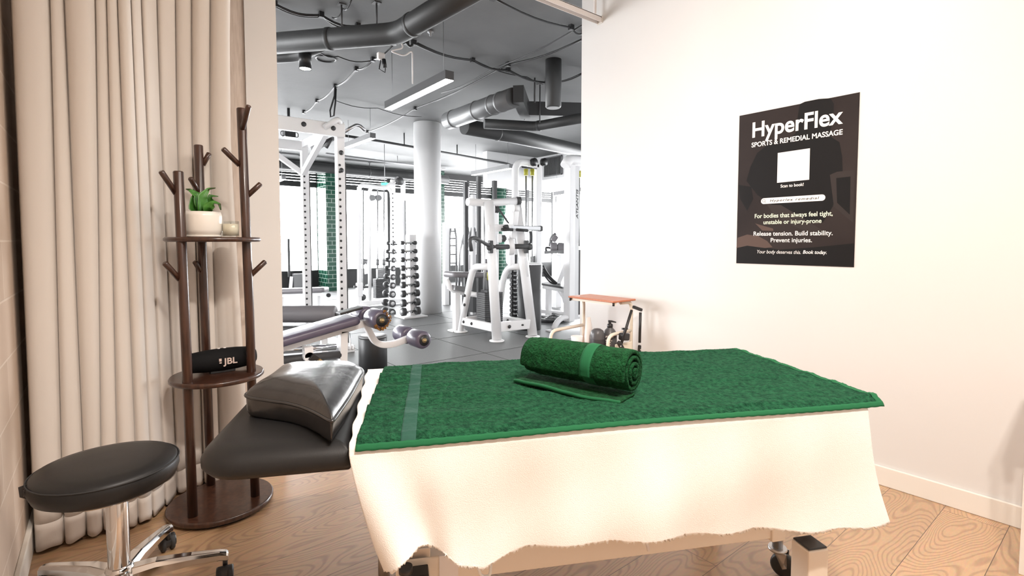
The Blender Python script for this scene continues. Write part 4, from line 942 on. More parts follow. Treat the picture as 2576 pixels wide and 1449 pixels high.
# white power rack on the left
RXp, RY0, RY1, RZ = 2.045, 5.60, 6.86, 2.49
rk = thing('power_rack', 'tall white power rack with holed black-faced posts at left of the gym', 'rack', (1.45, 6.2, 0))
def rpost(x, y, nm='post', s_=.085):
    p = obj(nm, MB().box((x - s_ / 2, y - s_ / 2, 0.01), (x + s_ / 2, y + s_ / 2, RZ)), M['white_metal'], rk, bevel=.006)
    # dark sleeve with holes on the lower part of the outer face, holes on the front face
    obj('dark_facing', MB().box((x + s_ / 2, y - s_ / 2 + .004, .02), (x + s_ / 2 + .012, y + s_ / 2 - .004, 2.06)), M['dark_grey'], p)
    hl = MB()
    for k in range(26): hl.lathe([(.001, 0), (.013, 0), (.013, .003), (.001, .003)], (x - .018, y - s_ / 2 - .002, .15 + k * .075), (0, -1, 0), 10)
    obj('hole_row', hl, M['black'], p)
    return p
for x in (RXp, .93):
    for y in (RY0, RY1): rpost(x, y)
    obj('foot_rail', MB().box((x - .04, RY0 - .25, 0), (x + .04, RY1 + .25, .07)), M['white_metal'], rk, bevel=.005)
    obj('top_rail', MB().beam((x, RY0, RZ - .05), (x, RY1, RZ - .05), .075, .09), M['white_metal'], rk, bevel=.005)
obj('crossbar', MB().box((.9, RY0 - .10, RZ - .17), (RXp + .03, RY0 - .045, RZ - .03)), M['white_metal'], rk, bevel=.006)
obj('crossbar', MB().box((.9, RY1 - .04, RZ - .14), (RXp, RY1 + .02, RZ - .02)), M['white_metal'], rk, bevel=.006)
obj('brace', MB().beam((RXp - .05, RY0 + .25, RZ - .05), (RXp - .03, RY1 - .05, RZ - .42), .055, .07), M['white_metal'], rk)
obj('brace', MB().beam((RXp - .5, RY1, RZ - .1), (RXp - .03, RY1, RZ - .42), .055, .06), M['white_metal'], rk)
obj('pull_up_bar', MB().tube(bez([(RXp + .04, RY0, RZ - .1), (RXp + .22, RY0 + .02, RZ + .02), (RXp + .30, RY0 + .02, RZ - .04)], .06), .02, 12), M['steel'], rk)
obj('pull_up_bar', MB().tube(bez([(RXp - .2, RY0 - .12, RZ - .1), (RXp - .06, RY0 - .12, RZ + .01), (RXp - .02, RY0 - .08, RZ - .02)], .04), .03, 12), M['white_metal'], rk)
for a_, b_ in (((830, 345), (794, 378)), ((835, 348), (820, 372))):
    obj('grip', MB().tube([at_d(*a_, 6.2), at_d(*b_, 6.2)], .022, 10), M['dark_grey'], rk)
obj('skid_plate', MB().beam(at_d(836, 344, 6.5), at_d(786, 374, 6.7), .05, .09), M['mid_grey'], rk)
bl = MB()
for x_, y_, z_ in ((RXp, RY0 - .045, RZ - .1), (RXp, RY0 - .045, RZ - .33), (RXp, RY0 - .045, RZ - .52), (1.64, RY0 - .10, RZ - .09), (RXp - .1, RY0 - .10, RZ - .09)):
    b_ = MB(); bolt(b_, (x_, y_, z_), (0, -1, 0), .026); obj('bolt', b_, M['dark_grey'], rk)

def pad(mb, p, q, w_, h_, r=.03, up=(0, 0, 1)):
    """upholstered slab from p to q (centre line), rounded"""
    p, q = Vector(p), Vector(q); d = (q - p); L = d.length; d.normalize(); r_ = d.cross(Vector(up)).normalized(); n_ = r_.cross(d)
    m_ = Matrix((( d.x, r_.x, n_.x, (p.x + q.x) / 2), (d.y, r_.y, n_.y, (p.y + q.y) / 2), (d.z, r_.z, n_.z, (p.z + q.z) / 2), (0, 0, 0, 1)))
    return cushion(mb, L, w_, min(r * 1.6, w_ * .45), [(.012, -h_ / 2), (0, -h_ / 2 + .012), (0, h_ / 2 - .02), (.008, h_ / 2 - .007), (.022, h_ / 2)], m_, .004)
def roller(mb, p, q, r):
    p, q = Vector(p), Vector(q); L = (q - p).length
    return mb.lathe([(r * .35, 0), (r * .62, -.002), (r * .9, .006), (r, .022), (r, L - .022), (r * .9, L - .006), (r * .62, L + .002), (r * .35, L)], p, q - p, 32)

# flat bench far left
a = at_d(680, 733, 9.0); b = at_d(822, 728, 9.0)
fb = thing('flat_bench', 'flat white-framed bench with dark pad at the far left by the windows', 'bench', (a.x, a.y, 0))
obj('bench_pad', pad(MB(), a - (b - a) * .1, b, .28, .08), M['grey_pad'], fb)
obj('bench_beam', MB().beam(a + Vector((0, 0, -.08)), b + Vector((-.08, 0, -.08)), .06, .06), M['white_metal'], fb)
for f in (.2, .85):
    p = a.lerp(b, f); obj('bench_leg', MB().beam(p + Vector((0, 0, -.09)), (p.x, p.y, .02), .05, .05).box((p.x - .04, p.y - .2, 0), (p.x + .04, p.y + .2, .03)), M['white_metal'], fb)
p = b + Vector((-.02, -.14, -.09)); obj('wheel', MB().cyl(p - Vector((0, .02, 0)), p + Vector((0, .02, 0)), .035, 16), M['black'], fb)
# small white weight machine at far left window
for px_, lab in ((752, 'small white cable station in front of the far left window'),):
    q = at_z(px_, 733, 0); cm = thing('cable_station', lab, 'weight machine', q)
    for s_ in (-.2, .2): obj('guide_post', MB().beam(q + Vector((s_, 0, 0)), q + Vector((s_ * .8, 0, .36)), .06, .06), M['white_metal'], cm); obj('dark_rod', MB().beam(q + Vector((s_, .05, .35)), q + Vector((s_, .05, 1.25)), .05, .05), M['dark_grey'], cm)
    obj('weight_stack', MB().box((q.x - .12, q.y - .05, .05), (q.x + .12, q.y + .08, .42)), M['mid_grey'], cm); obj('base', MB().cbox(q + Vector((0, 0, .03)), (.55, .3, .05)), M['white_metal'], cm)

# roll-padded bench behind the strip of wall
a = at_d(660, 790, 5.3); b = at_d(845, 788, 5.3); b.z = a.z
rbh = thing('roll_bench', 'bench with one long fat grey roll pad, behind the ab bench', 'bench', (b.x - .3, b.y, 0))
obj('roll_pad', roller(MB(), a - (b - a) * .25, b, .088), M['grey_pad'], rbh)
obj('roll_bar', MB().tube([b, b + (b - a).normalized() * .06], .02, 10), M['steel'], rbh)
obj('seat_pad', pad(MB(), a - (b - a) * .25 + Vector((0, .05, -.15)), b + Vector((-.04, .05, -.15)), .26, .07), M['dark_grey'], rbh)
obj('frame_beam', MB().beam(a - (b - a) * .25 + Vector((0, .05, -.22)), b + Vector((-.12, .05, -.22)), .07, .06), M['white_metal'], rbh)
for f in (.85, .0):
    p = a.lerp(b, f) + Vector((0, .05, 0)); obj('frame_leg', MB().beam((p.x, p.y, p.z - .22), (p.x, p.y, .02), .06, .06).box((p.x - .05, p.y - .22, 0), (p.x + .05, p.y + .22, .03)), M['white_metal'], rbh)

# decline ab bench with purple rollers in the foreground
YBN = 3.84
def BY(x, y, dy=0): q = at_y(x, y, YBN); q.y += dy; return q
ab = thing('decline_bench', 'white-framed decline bench with four purple-grey rollers just beyond the opening', 'bench', (1.45, YBN, 0))
pa_, pb_ = BY(690, 858), BY(893, 800)
obj('back_pad', pad(MB(), pa_ - (pb_ - pa_) * .9, pb_ + Vector((.0, 0, .0)), .27, .06), M['purple_pad'], ab)
dn = Vector((0, 0, -.062))
obj('main_beam', MB().beam(pa_ - (pb_ - pa_) * .9 + dn, BY(918, 812), .055, .055), M['white_metal'], ab, bevel=.004)
obj('roller_arm', MB().tube(bez([BY(918, 812), BY(945, 866), BY(985, 868), BY(1040, 846)], .12, 8), .034, 4), M['white_metal'], ab, bevel=.004)
r1, r2 = BY(930, 797), BY(1034, 846)
for (c, lab, torn) in ((r1, 'upper', True), (r2, 'lower', False)):
    ax0 = obj('roller_axle', MB().tube([c + Vector((0, -.235, 0)), c + Vector((0, .235, 0))], .012, 10), M['steel'], ab)
    for s_ in (-1, 1):
        R_ = .076 if torn else .072
        ro = obj('roller', roller(MB(), c + Vector((0, .035 * s_, 0)), c + Vector((0, .225 * s_, 0)), R_), M['purple_pad'], ab)
        e = c + Vector((0, .2265 * s_, 0))
        obj('end_disc', MB().lathe([(.001, 0), (R_ * .62, 0), (R_ * .62, .004), (.001, .004)], e, (0, s_, 0), 24), M['black'], ro)
        obj('axle_nut', MB().lathe([(.020, .004), (.020, .007), (.010, .008), (.010, .02), (.001, .02)], e, (0, s_, 0), 16), M['brass'], ro)
        if torn and s_ < 0:
            tr_ = MB(); rr = random.Random(5)
            for k in range(70):
                t_ = rr.uniform(-2.6, 1.4); ro_ = R_ * rr.uniform(.68, 1.0); c_ = e + Vector((math.cos(t_) * ro_, -.002, math.sin(t_) * ro_)); tr_.cbox(c_, (rr.uniform(.004, .012), rr.uniform(.004, .010), rr.uniform(.004, .012)), rr.uniform(0, 3))
            obj('torn_foam', tr_, M['foam_torn'], ro)
obj('hand_grip', MB().beam(BY(848, 798, -.02) + Vector((0, 0, .03)), BY(905, 782, -.02) + Vector((0, 0, .03)), .10, .018), M['black'], ab, bevel=.006)
obj('front_leg', MB().beam(BY(864, 832), BY(862, 930), .055, .055), M['white_metal'], ab, bevel=.004)
fl = BY(862, 930); obj('floor_foot', MB().beam((fl.x, fl.y - .24, .03), (fl.x, fl.y + .24, .03), .06, .06).beam((fl.x, fl.y, .05), (fl.x, fl.y, fl.z + .02), .055, .055), M['white_metal'], ab, bevel=.004)
obj('stretcher', MB().tube([BY(690, 908), BY(856, 892)], .03, 14), M['dark_grey'], ab)
obj('stretcher', MB().tube([BY(690, 900) + Vector((0, .1, .03)), BY(856, 884) + Vector((0, .1, .02))], .026, 14), M['chrome'], ab)
obj('pivot_plate', MB().cyl(BY(768, 893, -.10), BY(768, 893, -.04), .036, 20).beam(BY(768, 893, -.07), BY(766, 868, -.07), .06, .06), M['white_metal'], ab)
obj('adjust_strut', MB().beam(BY(770, 890, -.1), BY(812, 918, -.1), .045, .055), M['black'], ab, bevel=.004)
obj('brass_plate', MB().beam(BY(784, 900, -.13), BY(806, 915, -.13), .03, .045), M['brass'], ab)
rl_ = BY(500, 930); obj('rear_leg', MB().beam((.55, YBN, .02), (.62, YBN, .30), .055, .055).beam((.55, YBN - .24, .03), (.55, YBN + .24, .03), .06, .06), M['white_metal'], ab)
for k in range(3):
    h0 = BY(876 + 9 * k, 842, .12); obj('spring_hook', MB().tube(bez([h0, h0 + Vector((.01, 0, -.14)), h0 + Vector((.035, 0, -.14)), h0 + Vector((.035, 0, -.10))], .015), .004, 6), M['steel'], ab)

# black drum
dc = Vector((1.925, 4.50, 0))
dr_ = thing('black_drum', 'short black cylindrical drum standing on the rubber floor behind the rollers', 'drum', dc)
obj('drum_body', MB().lathe([(.125, 0), (.130, .006), (.130, .30), (.125, .306)], dc, (0, 0, 1), 40), M['black'], dr_)
obj('drum_lid', MB().lathe([(.128, .306), (.132, .310), (.130, .322), (.1, .326), (.001, .327)], dc, (0, 0, 1), 40), M['mid_grey'], dr_)

# dumbbell tower beside the column
tw0 = Vector((3.84, 7.30, 0))
dt = thing('dumbbell_rack', 'white upright dumbbell tower left of the round column', 'dumbbell rack', tw0)
obj('tower_post', MB().box((3.74, 7.27, .02), (3.86, 7.42, 1.30)), M['white_metal'], dt, bevel=.01)
obj('tower_base', MB().box((3.55, 7.10, 0), (3.96, 7.45, .025)), M['white_metal'], dt, bevel=.005)
ys = [611, 632, 653, 674, 695, 716, 738, 761, 783]
def dumbbell(c, ax, r, hl, hw, label, grp):
    t = thing('dumbbell', label, 'dumbbell', c, grp); ax = Vector(ax)
    obj('handle', MB().tube([c - ax * hl, c + ax * hl], .014, 10), M['steel'], t)
    for s_ in (-1, 1):
        o_ = c + ax * (hl * s_)
        obj('head', MB().lathe([(r * .7, -.004), (r, .004), (r, hw - .006), (r * .8, hw)], o_, ax * s_, 20), M['dark_grey'], t)
        obj('head_face', MB().lathe([(.001, hw + .003), (r * .55, hw + .003), (r * .6, hw)], o_, ax * s_, 16), M['steel'], t)
    return t
ords = ['topmost', 'second', 'third', 'fourth', 'fifth', 'sixth', 'seventh', 'eighth', 'lowest']
for k, y in enumerate(ys):
    c = at_y(1028 + k * .6, y, 7.20); r = .030 + .0042 * k
    dumbbell(c, (1, 0, 0), r, .085, .05 + .003 * k, 'black steel dumbbell, %s on right side of the white tower' % ords[k], 'dumbbells on the right of the tower')
    obj('cradle', MB().box((c.x - .05, 7.21, c.z - .03), (c.x - .03, 7.28, c.z - .01)).box((c.x + .03, 7.21, c.z - .03), (c.x + .05, 7.28, c.z - .01)), M['black'], dt)
for k, y in enumerate(ys):
    c = at_x(984 - k * .9, y + 1, 3.66); r = .030 + .0042 * k
    dumbbell(c, (0, 1, 0), r, .085, .05 + .003 * k, 'black steel dumbbell seen end on, %s on left side of white tower' % ords[k], 'dumbbells on the left of the tower')
    obj('cradle', MB().box((3.67, c.y - .05, c.z - .03), (3.75, c.y - .03, c.z - .01)).box((3.67, c.y + .03, c.z - .03), (3.75, c.y + .05, c.z - .01)), M['black'], dt)

def wstack(parent, x0, x1, y0, y1, z0, z1, n, m='dark_grey'):
    for k in range(n):
        a = z0 + (z1 - z0) * k / n; b = z0 + (z1 - z0) * (k + 1) / n - .004
        obj('weight_plate', MB().box((x0, y0, a), (x1, y1, b)), M[m], parent)

# cable machine behind the dumbbell tower
cy_ = 8.95
def CY_(x, y): return at_y(x, y, cy_)
cm = thing('cable_machine', 'tall white cable pulley machine between rack and dumbbell tower', 'weight machine', (CY_(950, 760).x, cy_, 0))
pL, pT = CY_(904, 755), CY_(904, 470)
obj('front_post', MB().beam((pL.x, cy_, .02), pT, .065, .065), M['white_metal'], cm, bevel=.005)
obj('front_foot', MB().box((pL.x - .12, cy_ - .2, 0), (pL.x + .12, cy_ + .2, .02)), M['white_metal'], cm)
obj('slide_rail', MB().beam((pL.x + .07, cy_, .3), pT + Vector((.07, 0, -.05)), .02, .03), M['mid_grey'], cm)
obj('carriage', MB().beam(CY_(904, 712), CY_(904, 745), .10, .10), M['white_metal'], cm, bevel=.006)
obj('adjust_arm', MB().tube([CY_(890, 721), CY_(925, 722)], .02, 10), M['dark_grey'], cm)
obj('pulley', MB().lathe([(.001, -.02), (.06, -.02), (.05, 0), (.06, .02), (.001, .02)], CY_(912, 748), (0, 1, 0), 24), M['dark_grey'], cm)
obj('top_beam', MB().tube(bez([pT, CY_(912, 466), CY_(970, 474), CY_(1002, 448)], .06), .04, 10), M['white_metal'], cm)
obj('top_arch', MB().tube(bez([CY_(930, 760), CY_(930, 470), CY_(972, 470), CY_(984, 480), CY_(986, 505)], .1), .032, 10), M['white_metal'], cm)
obj('rear_post', MB().beam((CY_(988, 755).x, cy_, .02), CY_(988, 452), .075, .075), M['white_metal'], cm, bevel=.005)
hl = MB()
for k in range(22): hl.lathe([(.001, 0), (.011, 0), (.011, .004), (.001, .004)], (CY_(988, 700).x, cy_ - .038, .4 + k * .08), (0, -1, 0), 8)
obj('hole_row', hl, M['black'], cm)
obj('rear_post', MB().beam((CY_(1014, 755).x, cy_, .02), CY_(1014, 455), .07, .07), M['white_metal'], cm, bevel=.005)
obj('guide_rod', MB().beam((CY_(1018, 700).x, cy_ - .04, .6), CY_(1017, 505) + Vector((0, -.04, 0)), .02, .02), M['mid_grey'], cm)
obj('pulley', MB().lathe([(.001, -.02), (.075, -.02), (.065, 0), (.075, .02), (.001, .02)], CY_(1001, 457) + Vector((0, -.08, 0)), (0, 1, 0), 24), M['dark_grey'], cm)
for x_ in (935, 951): obj('roller', MB().cyl(CY_(x_, 498) + Vector((0, -.05, 0)), CY_(x_, 498) + Vector((0, .05, 0)), .055, 20), M['mid_grey'], cm)
s0, s1 = CY_(943, 746), CY_(974, 694)
wstack(cm, s0.x, s1.x, cy_ - .06, cy_ + .08, .14, .50, 14)
wstack(cm, s0.x + .05, s1.x - .05, cy_ - .03, cy_ + .05, .51, .68, 6, 'mid_grey')
for x_ in (950, 966): obj('guide_rod', MB().tube([CY_(x_, 745), CY_(x_, 478)], .012, 8), M['steel'], cm); obj('rod_cap', MB().cyl(CY_(x_, 668), CY_(x_, 652), .03, 12), M['mid_grey'], cm)
obj('base_beam', MB().box((pL.x, cy_ - .04, .02), (CY_(1014, 755).x, cy_ + .04, .10)), M['white_metal'], cm, bevel=.006)
lb = at_d(926, 655, 10.4); 
sdm = thing('seated_machine', 'grey seat and arm of a machine behind the cable post', 'weight machine', (lb.x, lb.y, 0))
obj('arm_pad', MB().tube([at_d(905, 657, 10.4), at_d(925, 660, 10.4)], .06, 12), M['mid_grey'], sdm)
obj('frame_post', MB().beam(at_d(922, 662, 10.4), (lb.x, lb.y, 0), .08, .08), M['white_metal'], sdm)
obj('shroud', MB().beam(at_d(918, 690, 10.4), at_d(922, 715, 10.4), .25, .12), M['dark_grey'], sdm)

# big lat machine at centre right
XA, XB = 3.63, 4.14
lm = thing('lat_machine', 'large white weight machine with four splayed legs right of the column', 'weight machine', (3.885, 5.2, 0))
def A_(x, y): return at_x(x, y, XA)
def B_(x, y): return at_x(x, y, XB)
for fn, X_, near, tp, rear in ((A_, XA, (1250, 850), (1229, 508), [(1159, 836), (1184, 700), (1193, 671), (1236, 671)]), (B_, XB, (1340, 845), (1299, 508), [(1250, 822), (1266, 700), (1279, 672), (1314, 671)])):
    a, b = fn(*near), fn(*tp); a.z = .02
    obj('front_leg', MB().tube([a, b], .048, 16, sec=(.85, 1.25)), M['white_metal'], lm)
    fp = MB(); fp.lathe([(.085, 0), (.09, .004), (.09, .014), (.05, .02)], (a.x, a.y, .0), (0, 0, 1), 24); obj('foot_plate', fp, M['white_metal'], lm)
    P = [fn(*q) for q in rear]; P[0].z = .02
    obj('rear_leg', MB().tube(bez(P, .16, 8), .042, 14), M['white_metal'], lm)
    fp = MB(); fp.lathe([(.085, 0), (.09, .004), (.09, .014), (.05, .02)], (P[0].x, P[0].y, 0), (0, 0, 1), 24); obj('foot_plate', fp, M['white_metal'], lm)
    obj('side_rail', MB().beam((X_, a.y + .02, .155), (X_, P[0].y - .02, .155), .06, .10), M['white_metal'], lm, bevel=.012)
    for f in (.62, .85): b_ = MB(); bolt(b_, (X_ - .031 if X_ == XA else X_ - .031, a.y + (P[0].y - a.y) * f, .155), (-1, 0, 0), .02); obj('bolt', b_, M['dark_grey'], lm)
    for yy in (.38, .50): b_ = MB(); bolt(b_, (X_ - .042, P[1].y + .10 - yy * .05, yy), (-1, -.3, 0), .02); obj('bolt', b_, M['dark_grey'], lm)
yf = A_(1250, 845).y
obj('front_rail', MB().beam((XA, yf + .03, .165), (XB, yf - .03, .165), .06, .12), M['white_metal'], lm, bevel=.012)
obj('rear_rail', MB().beam((XA, 5.52, .165), (XB, 5.52, .165), .06, .10), M['white_metal'], lm, bevel=.012)
for f in (.32, .72): b_ = MB(); bolt(b_, (XA + (XB - XA) * f, yf - .035, .165), (0, -1, 0), .022); obj('bolt', b_, M['dark_grey'], lm)
ym = 5.12
def Y_(x, y, yy=ym): return at_y(x, y, yy)
obj('top_beam', MB().tube([Y_(1176, 508, 5.12), Y_(1235, 511, 5.12), Y_(1303, 505, 5.0)], .045, 16), M['white_metal'], lm)
e = Y_(1303, 505, 5.0); dd = (Y_(1303, 505, 5.0) - Y_(1235, 511, 5.12)).normalized(); obj('end_cap', MB().cyl(e - dd * .02, e + dd * .035, .05, 16), M['dark_grey'], lm)
obj('press_arm', MB().beam(Y_(1226, 574, 4.98), Y_(1290, 573, 4.95), .08, .085), M['white_metal'], lm, bevel=.012)
obj('press_arm', MB().beam(Y_(1272, 572, 4.95), Y_(1358, 575, 4.90), .06, .06), M['steel'], lm, bevel=.01)
obj('end_cap', MB().beam(Y_(1356, 575, 4.90), Y_(1362, 575, 4.90), .07, .07), M['dark_grey'], lm, bevel=.01)
obj('arm_stop', MB().beam(Y_(1271, 566, 4.90), Y_(1275, 578, 4.90), .05, .06), M['black'], lm, bevel=.01)
for a_, b_ in (((1262, 577), (1290, 578)), ((1299, 578), (1327, 580))): obj('hand_grip', MB().tube([Y_(*a_, 4.85), Y_(*b_, 4.83)], .018, 12), M['black'], lm)
obj('link_strap', MB().beam(Y_(1253, 524, 4.95), Y_(1280, 562, 4.92), .012, .02), M['black'], lm)
for x_, y_ in ((1240, 527), (1257, 600)):
    obj('pulley', MB().lathe([(.001, -.02), (.045, -.02), (.038, 0), (.045, .02), (.001, .02)], Y_(x_ + 8, y_, 5.06), (1, 0, 0), 24), M['dark_grey'], lm)
    obj('pulley_bracket', MB().beam(Y_(x_, y_ - 12, 4.98), Y_(x_, y_ + 11, 4.98), .055, .03), M['white_metal'], lm, bevel=.012)
obj('pivot', MB().cyl(Y_(1292, 524, 5.0), Y_(1305, 524, 4.98), .04, 16), M['white_metal'], lm)
obj('inner_post', MB().beam(Y_(1298, 520, 5.02), Y_(1289, 600, 5.02), .08, .06), M['white_metal'], lm, bevel=.01)
obj('mast', MB().beam(Y_(1243, 520, 5.25), Y_(1243, 800, 5.25), .09, .09), M['white_metal'], lm, bevel=.008)
obj('inner_mast', MB().beam(Y_(1286, 590, 5.2), Y_(1286, 668, 5.2), .07, .07), M['white_metal'], lm, bevel=.008)
obj('cam_disc', MB().cyl(Y_(1277, 621, 5.0), Y_(1291, 620, 4.97), .105, 32), M['white_metal'], lm, bevel=.01)
obj('pivot_shaft', MB().tube([Y_(1234, 621, 4.93), Y_(1278, 621, 4.93)], .032, 14), M['dark_grey'], lm)
obj('pivot_shaft', MB().tube([Y_(1294, 620, 4.90), Y_(1330, 620, 4.88)], .032, 14), M['dark_grey'], lm)
for x_ in (1234, 1324): obj('bearing_block', MB().beam(Y_(x_, 605, 4.9), Y_(x_, 637, 4.9), .05, .05), M['dark_grey'], lm, bevel=.008); obj('bearing_end', MB().ball(Y_(x_ + (8 if x_ > 1300 else -2), 621, 4.88), .045, 8), M['dark_grey'], lm)
obj('bent_handle', MB().tube(bez([Y_(1234, 621, 4.88), Y_(1196, 598, 4.75), Y_(1181, 600, 4.72), Y_(1186, 632, 4.72)], .1, 8), .022, 12), M['dark_grey'], lm)
for X_ in (3.83, 3.90): pass
s0 = Y_(1203, 812, 5.28); s1 = Y_(1236, 740, 5.28)
wstack(lm, 3.68, 3.96, 5.16, 5.34, .17, .55, 15)
obj('selector_head', MB().box((3.73, 5.18, .55), (3.91, 5.32, .58)).box((3.78, 5.22, .58), (3.86, 5.28, .70)), M['dark_grey'], lm)
obj('spring_sleeve', MB().cyl((3.82, 5.25, .70), (3.82, 5.25, .80), .035, 14), M['yellow'], lm)
for x_ in (3.74, 3.90): obj('guide_rod', MB().tube([(x_, 5.25, .15), (x_, 5.25, 1.70)], .012, 8), M['steel'], lm)
obj('info_sticker', MB().beam(B_(1324, 648) + Vector((-.05, -.045, 0)), B_(1330, 695) + Vector((-.05, -.045, 0)), .004, .035, up=(0, 1, 0)), M['gym_wall'], lm)
mm = Y_(1249, 679, 5.20); text('side_lettering', 'ATLANTIS', M['dark_grey'], lm, mm + Vector((.0, -.002, -.02)), (0, 0, 1), (-1, 0, 0), width=.33, height=.045, bold=.01, shear=.2, depth=.002)
obj('round_guard', MB().cyl(Y_(1330, 597, 5.3), Y_(1337, 597, 5.28), .085, 24), M['dark_grey'], lm)
# preacher style bench on its left side
def S_(x, y, yy=5.75): return at_y(x, y, yy)
obj('seat_pad', pad(MB(), S_(1127, 690), S_(1235, 692), .30, .07), M['grey_pad'], lm)
obj('seat_arm', MB().tube(bez([S_(1122, 702), S_(1136, 730), S_(1175, 738), S_(1200, 742, 5.6)], .06), .035, 12), M['white_metal'], lm)
obj('seat_post', MB().beam(S_(1148, 736), Vector((S_(1148, 736).x, 5.75, .02)), .08, .08).box((S_(1148, 736).x - .1, 5.68, 0), (S_(1148, 736).x + .1, 5.82, .02)), M['white_metal'], lm, bevel=.005)
obj('seat_tray', MB().beam(S_(1135, 722), S_(1168, 727), .2, .06), M['mid_grey'], lm)

# trash bin behind it
bc = Vector((4.49, 5.25, 0))
bn = thing('waste_bin', 'tall dark round bin with pale liner behind the big machine', 'bin', bc)
obj('bin_body', MB().lathe([(.15, 0), (.155, .01), (.165, .55), (.16, .552), (.17, .88), (.165, .885)], bc, (0, 0, 1), 40), M['dark_grey'], bn)
obj('bin_liner', MB().lathe([(.168, .87), (.172, .89), (.12, .905), (.06, .91), (.001, .912)], bc, (0, 0, 1), 28), M['white_cloth'], bn)
# grey standing roll beside
g0 = Vector((4.62, 6.35, 0)); single('foam_cylinder', MB().lathe([(.10, 0), (.10, .92), (.095, .925)], g0, (0, 0, 1), 32), M['grey_pad'], 'pale grey upright cylinder standing behind the big machine', 'cylinder', loc=g0)
# dark dumbbell stack on a stand
d0 = Vector((4.66, 6.02, 0)); d0 = at_z(1293, 812, 0)
ks = thing('kettlebell_stand', 'narrow dark stand holding a column of small black dumbbells behind the machine', 'dumbbell rack', d0)
obj('stand_post', MB().cyl(d0, d0 + Vector((0, 0, 1.0)), .05, 16), M['dark_grey'], ks); obj('stand_base', MB().cyl(d0, d0 + Vector((0, 0, .03)), .16, 24), M['dark_grey'], ks)
for k in range(13):
    c = d0 + Vector((-.03, -.085, .08 + k * .062)); t = thing('dumbbell', 'small black dumbbell on the narrow dark stand, %s from the floor' % ['first', 'second', 'third', 'fourth', 'fifth', 'sixth', 'seventh', 'eighth', 'ninth', 'tenth', 'eleventh', 'twelfth', 'thirteenth'][k], 'dumbbell', c, 'dumbbells on the narrow dark stand')
    obj('handle', MB().tube([c - Vector((.05, 0, 0)), c + Vector((.05, 0, 0))], .012, 8), M['steel'], t)
    for s_ in (-1, 1): obj('head', MB().cyl(c + Vector((.045 * s_, 0, 0)), c + Vector((.10 * s_, 0, 0)), .028, 8), M['black'], t)

# A-frame cable attachments and ladder at the back, left of the machine
def BK(x, y, d=9.6): return at_d(x, y, d)
lt = thing('ladder_machine', 'tall grey ladder-framed machine near the far windows right of the column', 'weight machine', (BK(1143, 730).x, BK(1143, 730).y, 0))
for x_ in (1131, 1148): obj('ladder_side', MB().tube([(BK(x_, 730).x, BK(x_, 730).y, 0), BK(x_, 600), BK(1138 + (x_ - 1138) * .3, 556)], .02, 8), M['mid_grey'], lt)
for y_ in (582, 600, 618, 640, 662, 690): obj('rung', MB().tube([BK(1131, y_), BK(1148, y_)], .016, 8), M['mid_grey'], lt)
obj('backplate', MB().beam(BK(1120, 564), BK(1158, 564), .05, .16), M['gym_wall'], lt); obj('side_post', MB().beam(BK(1122, 560), (BK(1122, 740).x, BK(1122, 740).y, 0), .1, .1), M['white_metal'], lt)
for n_, (x_, lab) in enumerate(((1174, 'white A-framed cable stand between ladder machine and big machine'), (1190, 'second A-framed stand just left of the big white machine'))):
    t = thing('cable_stand', lab, 'weight machine', (BK(x_, 730, 8.9 - n_ * .6).x, BK(x_, 730, 8.9 - n_ * .6).y, 0)); dd_ = 8.9 - n_ * .6
    for s_ in (-1, 1): obj('frame_tube', MB().tube([(BK(x_ + 20 * s_, 700, dd_).x, BK(x_ + 20 * s_, 700, dd_).y, 0), BK(x_ + 18 * s_, 640, dd_), BK(x_ + 2 * s_, 572, dd_)], .022, 8), M['steel'], t)
    obj('upright', MB().beam((BK(x_, 700, dd_).x, BK(x_, 700, dd_).y, 0), BK(x_, 470 + 20 * n_, dd_), .07, .07), M['white_metal'], t)
    obj('cross_tube', MB().tube([BK(x_ - 15, 605, dd_), BK(x_ + 15, 605, dd_)], .018, 8), M['steel'], t)
    obj('weight_stack', MB().beam((BK(x_ + 6, 700, dd_).x, BK(x_ + 6, 700, dd_).y, .05), BK(x_ + 6, 690, dd_), .2, .15), M['dark_grey'], t)
    obj('dark_column', MB().beam(BK(x_ + 14, 640, dd_ + .3), (BK(x_ + 14, 640, dd_ + .3).x, BK(x_ + 14, 640, dd_ + .3).y, 0), .08, .1), M['dark_grey'], t)
for x_, yt, yb, lab in ((1171, 459, 600, 'dark upright post left of the big machine'), (1204, 444, 560, 'tallest dark upright post in front of the louvres'), (1244, 455, 520, 'dark upright post beside the green round pillar')):
    p = BK(x_, yb, 7.6); single('upright_post', MB().beam((p.x, p.y, 0), BK(x_, yt, 7.6), .055, .055), M['dark_grey'], lab, 'post', loc=(p.x, p.y, 0))

# arched double tower behind the machine
yt = 6.35
def TW(x, y): return at_y(x, y, yt)
t2 = thing('arched_tower', 'white arched pulley tower with two yellow sleeves behind the big machine', 'weight machine', (TW(1320, 700).x, yt, 0))
xl, xr, xm = TW(1296, 700).x, TW(1352, 700).x, TW(1322, 700).x
ztop = TW(1310, 408).z
obj('arch', MB().tube(bez([(xl, yt, .02), (xl, yt, ztop), (xr - .12, yt, ztop + .01)], .18, 10), .055, 12, sec=(1, 1)), M['white_metal'], t2)
obj('rear_post', MB().beam((xr, yt, .02), (xr, yt, ztop), .11, .09), M['white_metal'], t2, bevel=.01)
obj('top_link', MB().beam((xr - .2, yt, ztop - .02), (xr, yt, ztop - .02), .09, .09), M['white_metal'], t2, bevel=.01)
for x_ in (1336, 1361): obj('pulley', MB().lathe([(.001, -.025), (.065, -.025), (.055, 0), (.065, .025), (.001, .025)], TW(x_, 409) + Vector((0, -.07, .0)), (0, 1, 0), 24), M['black'], t2)
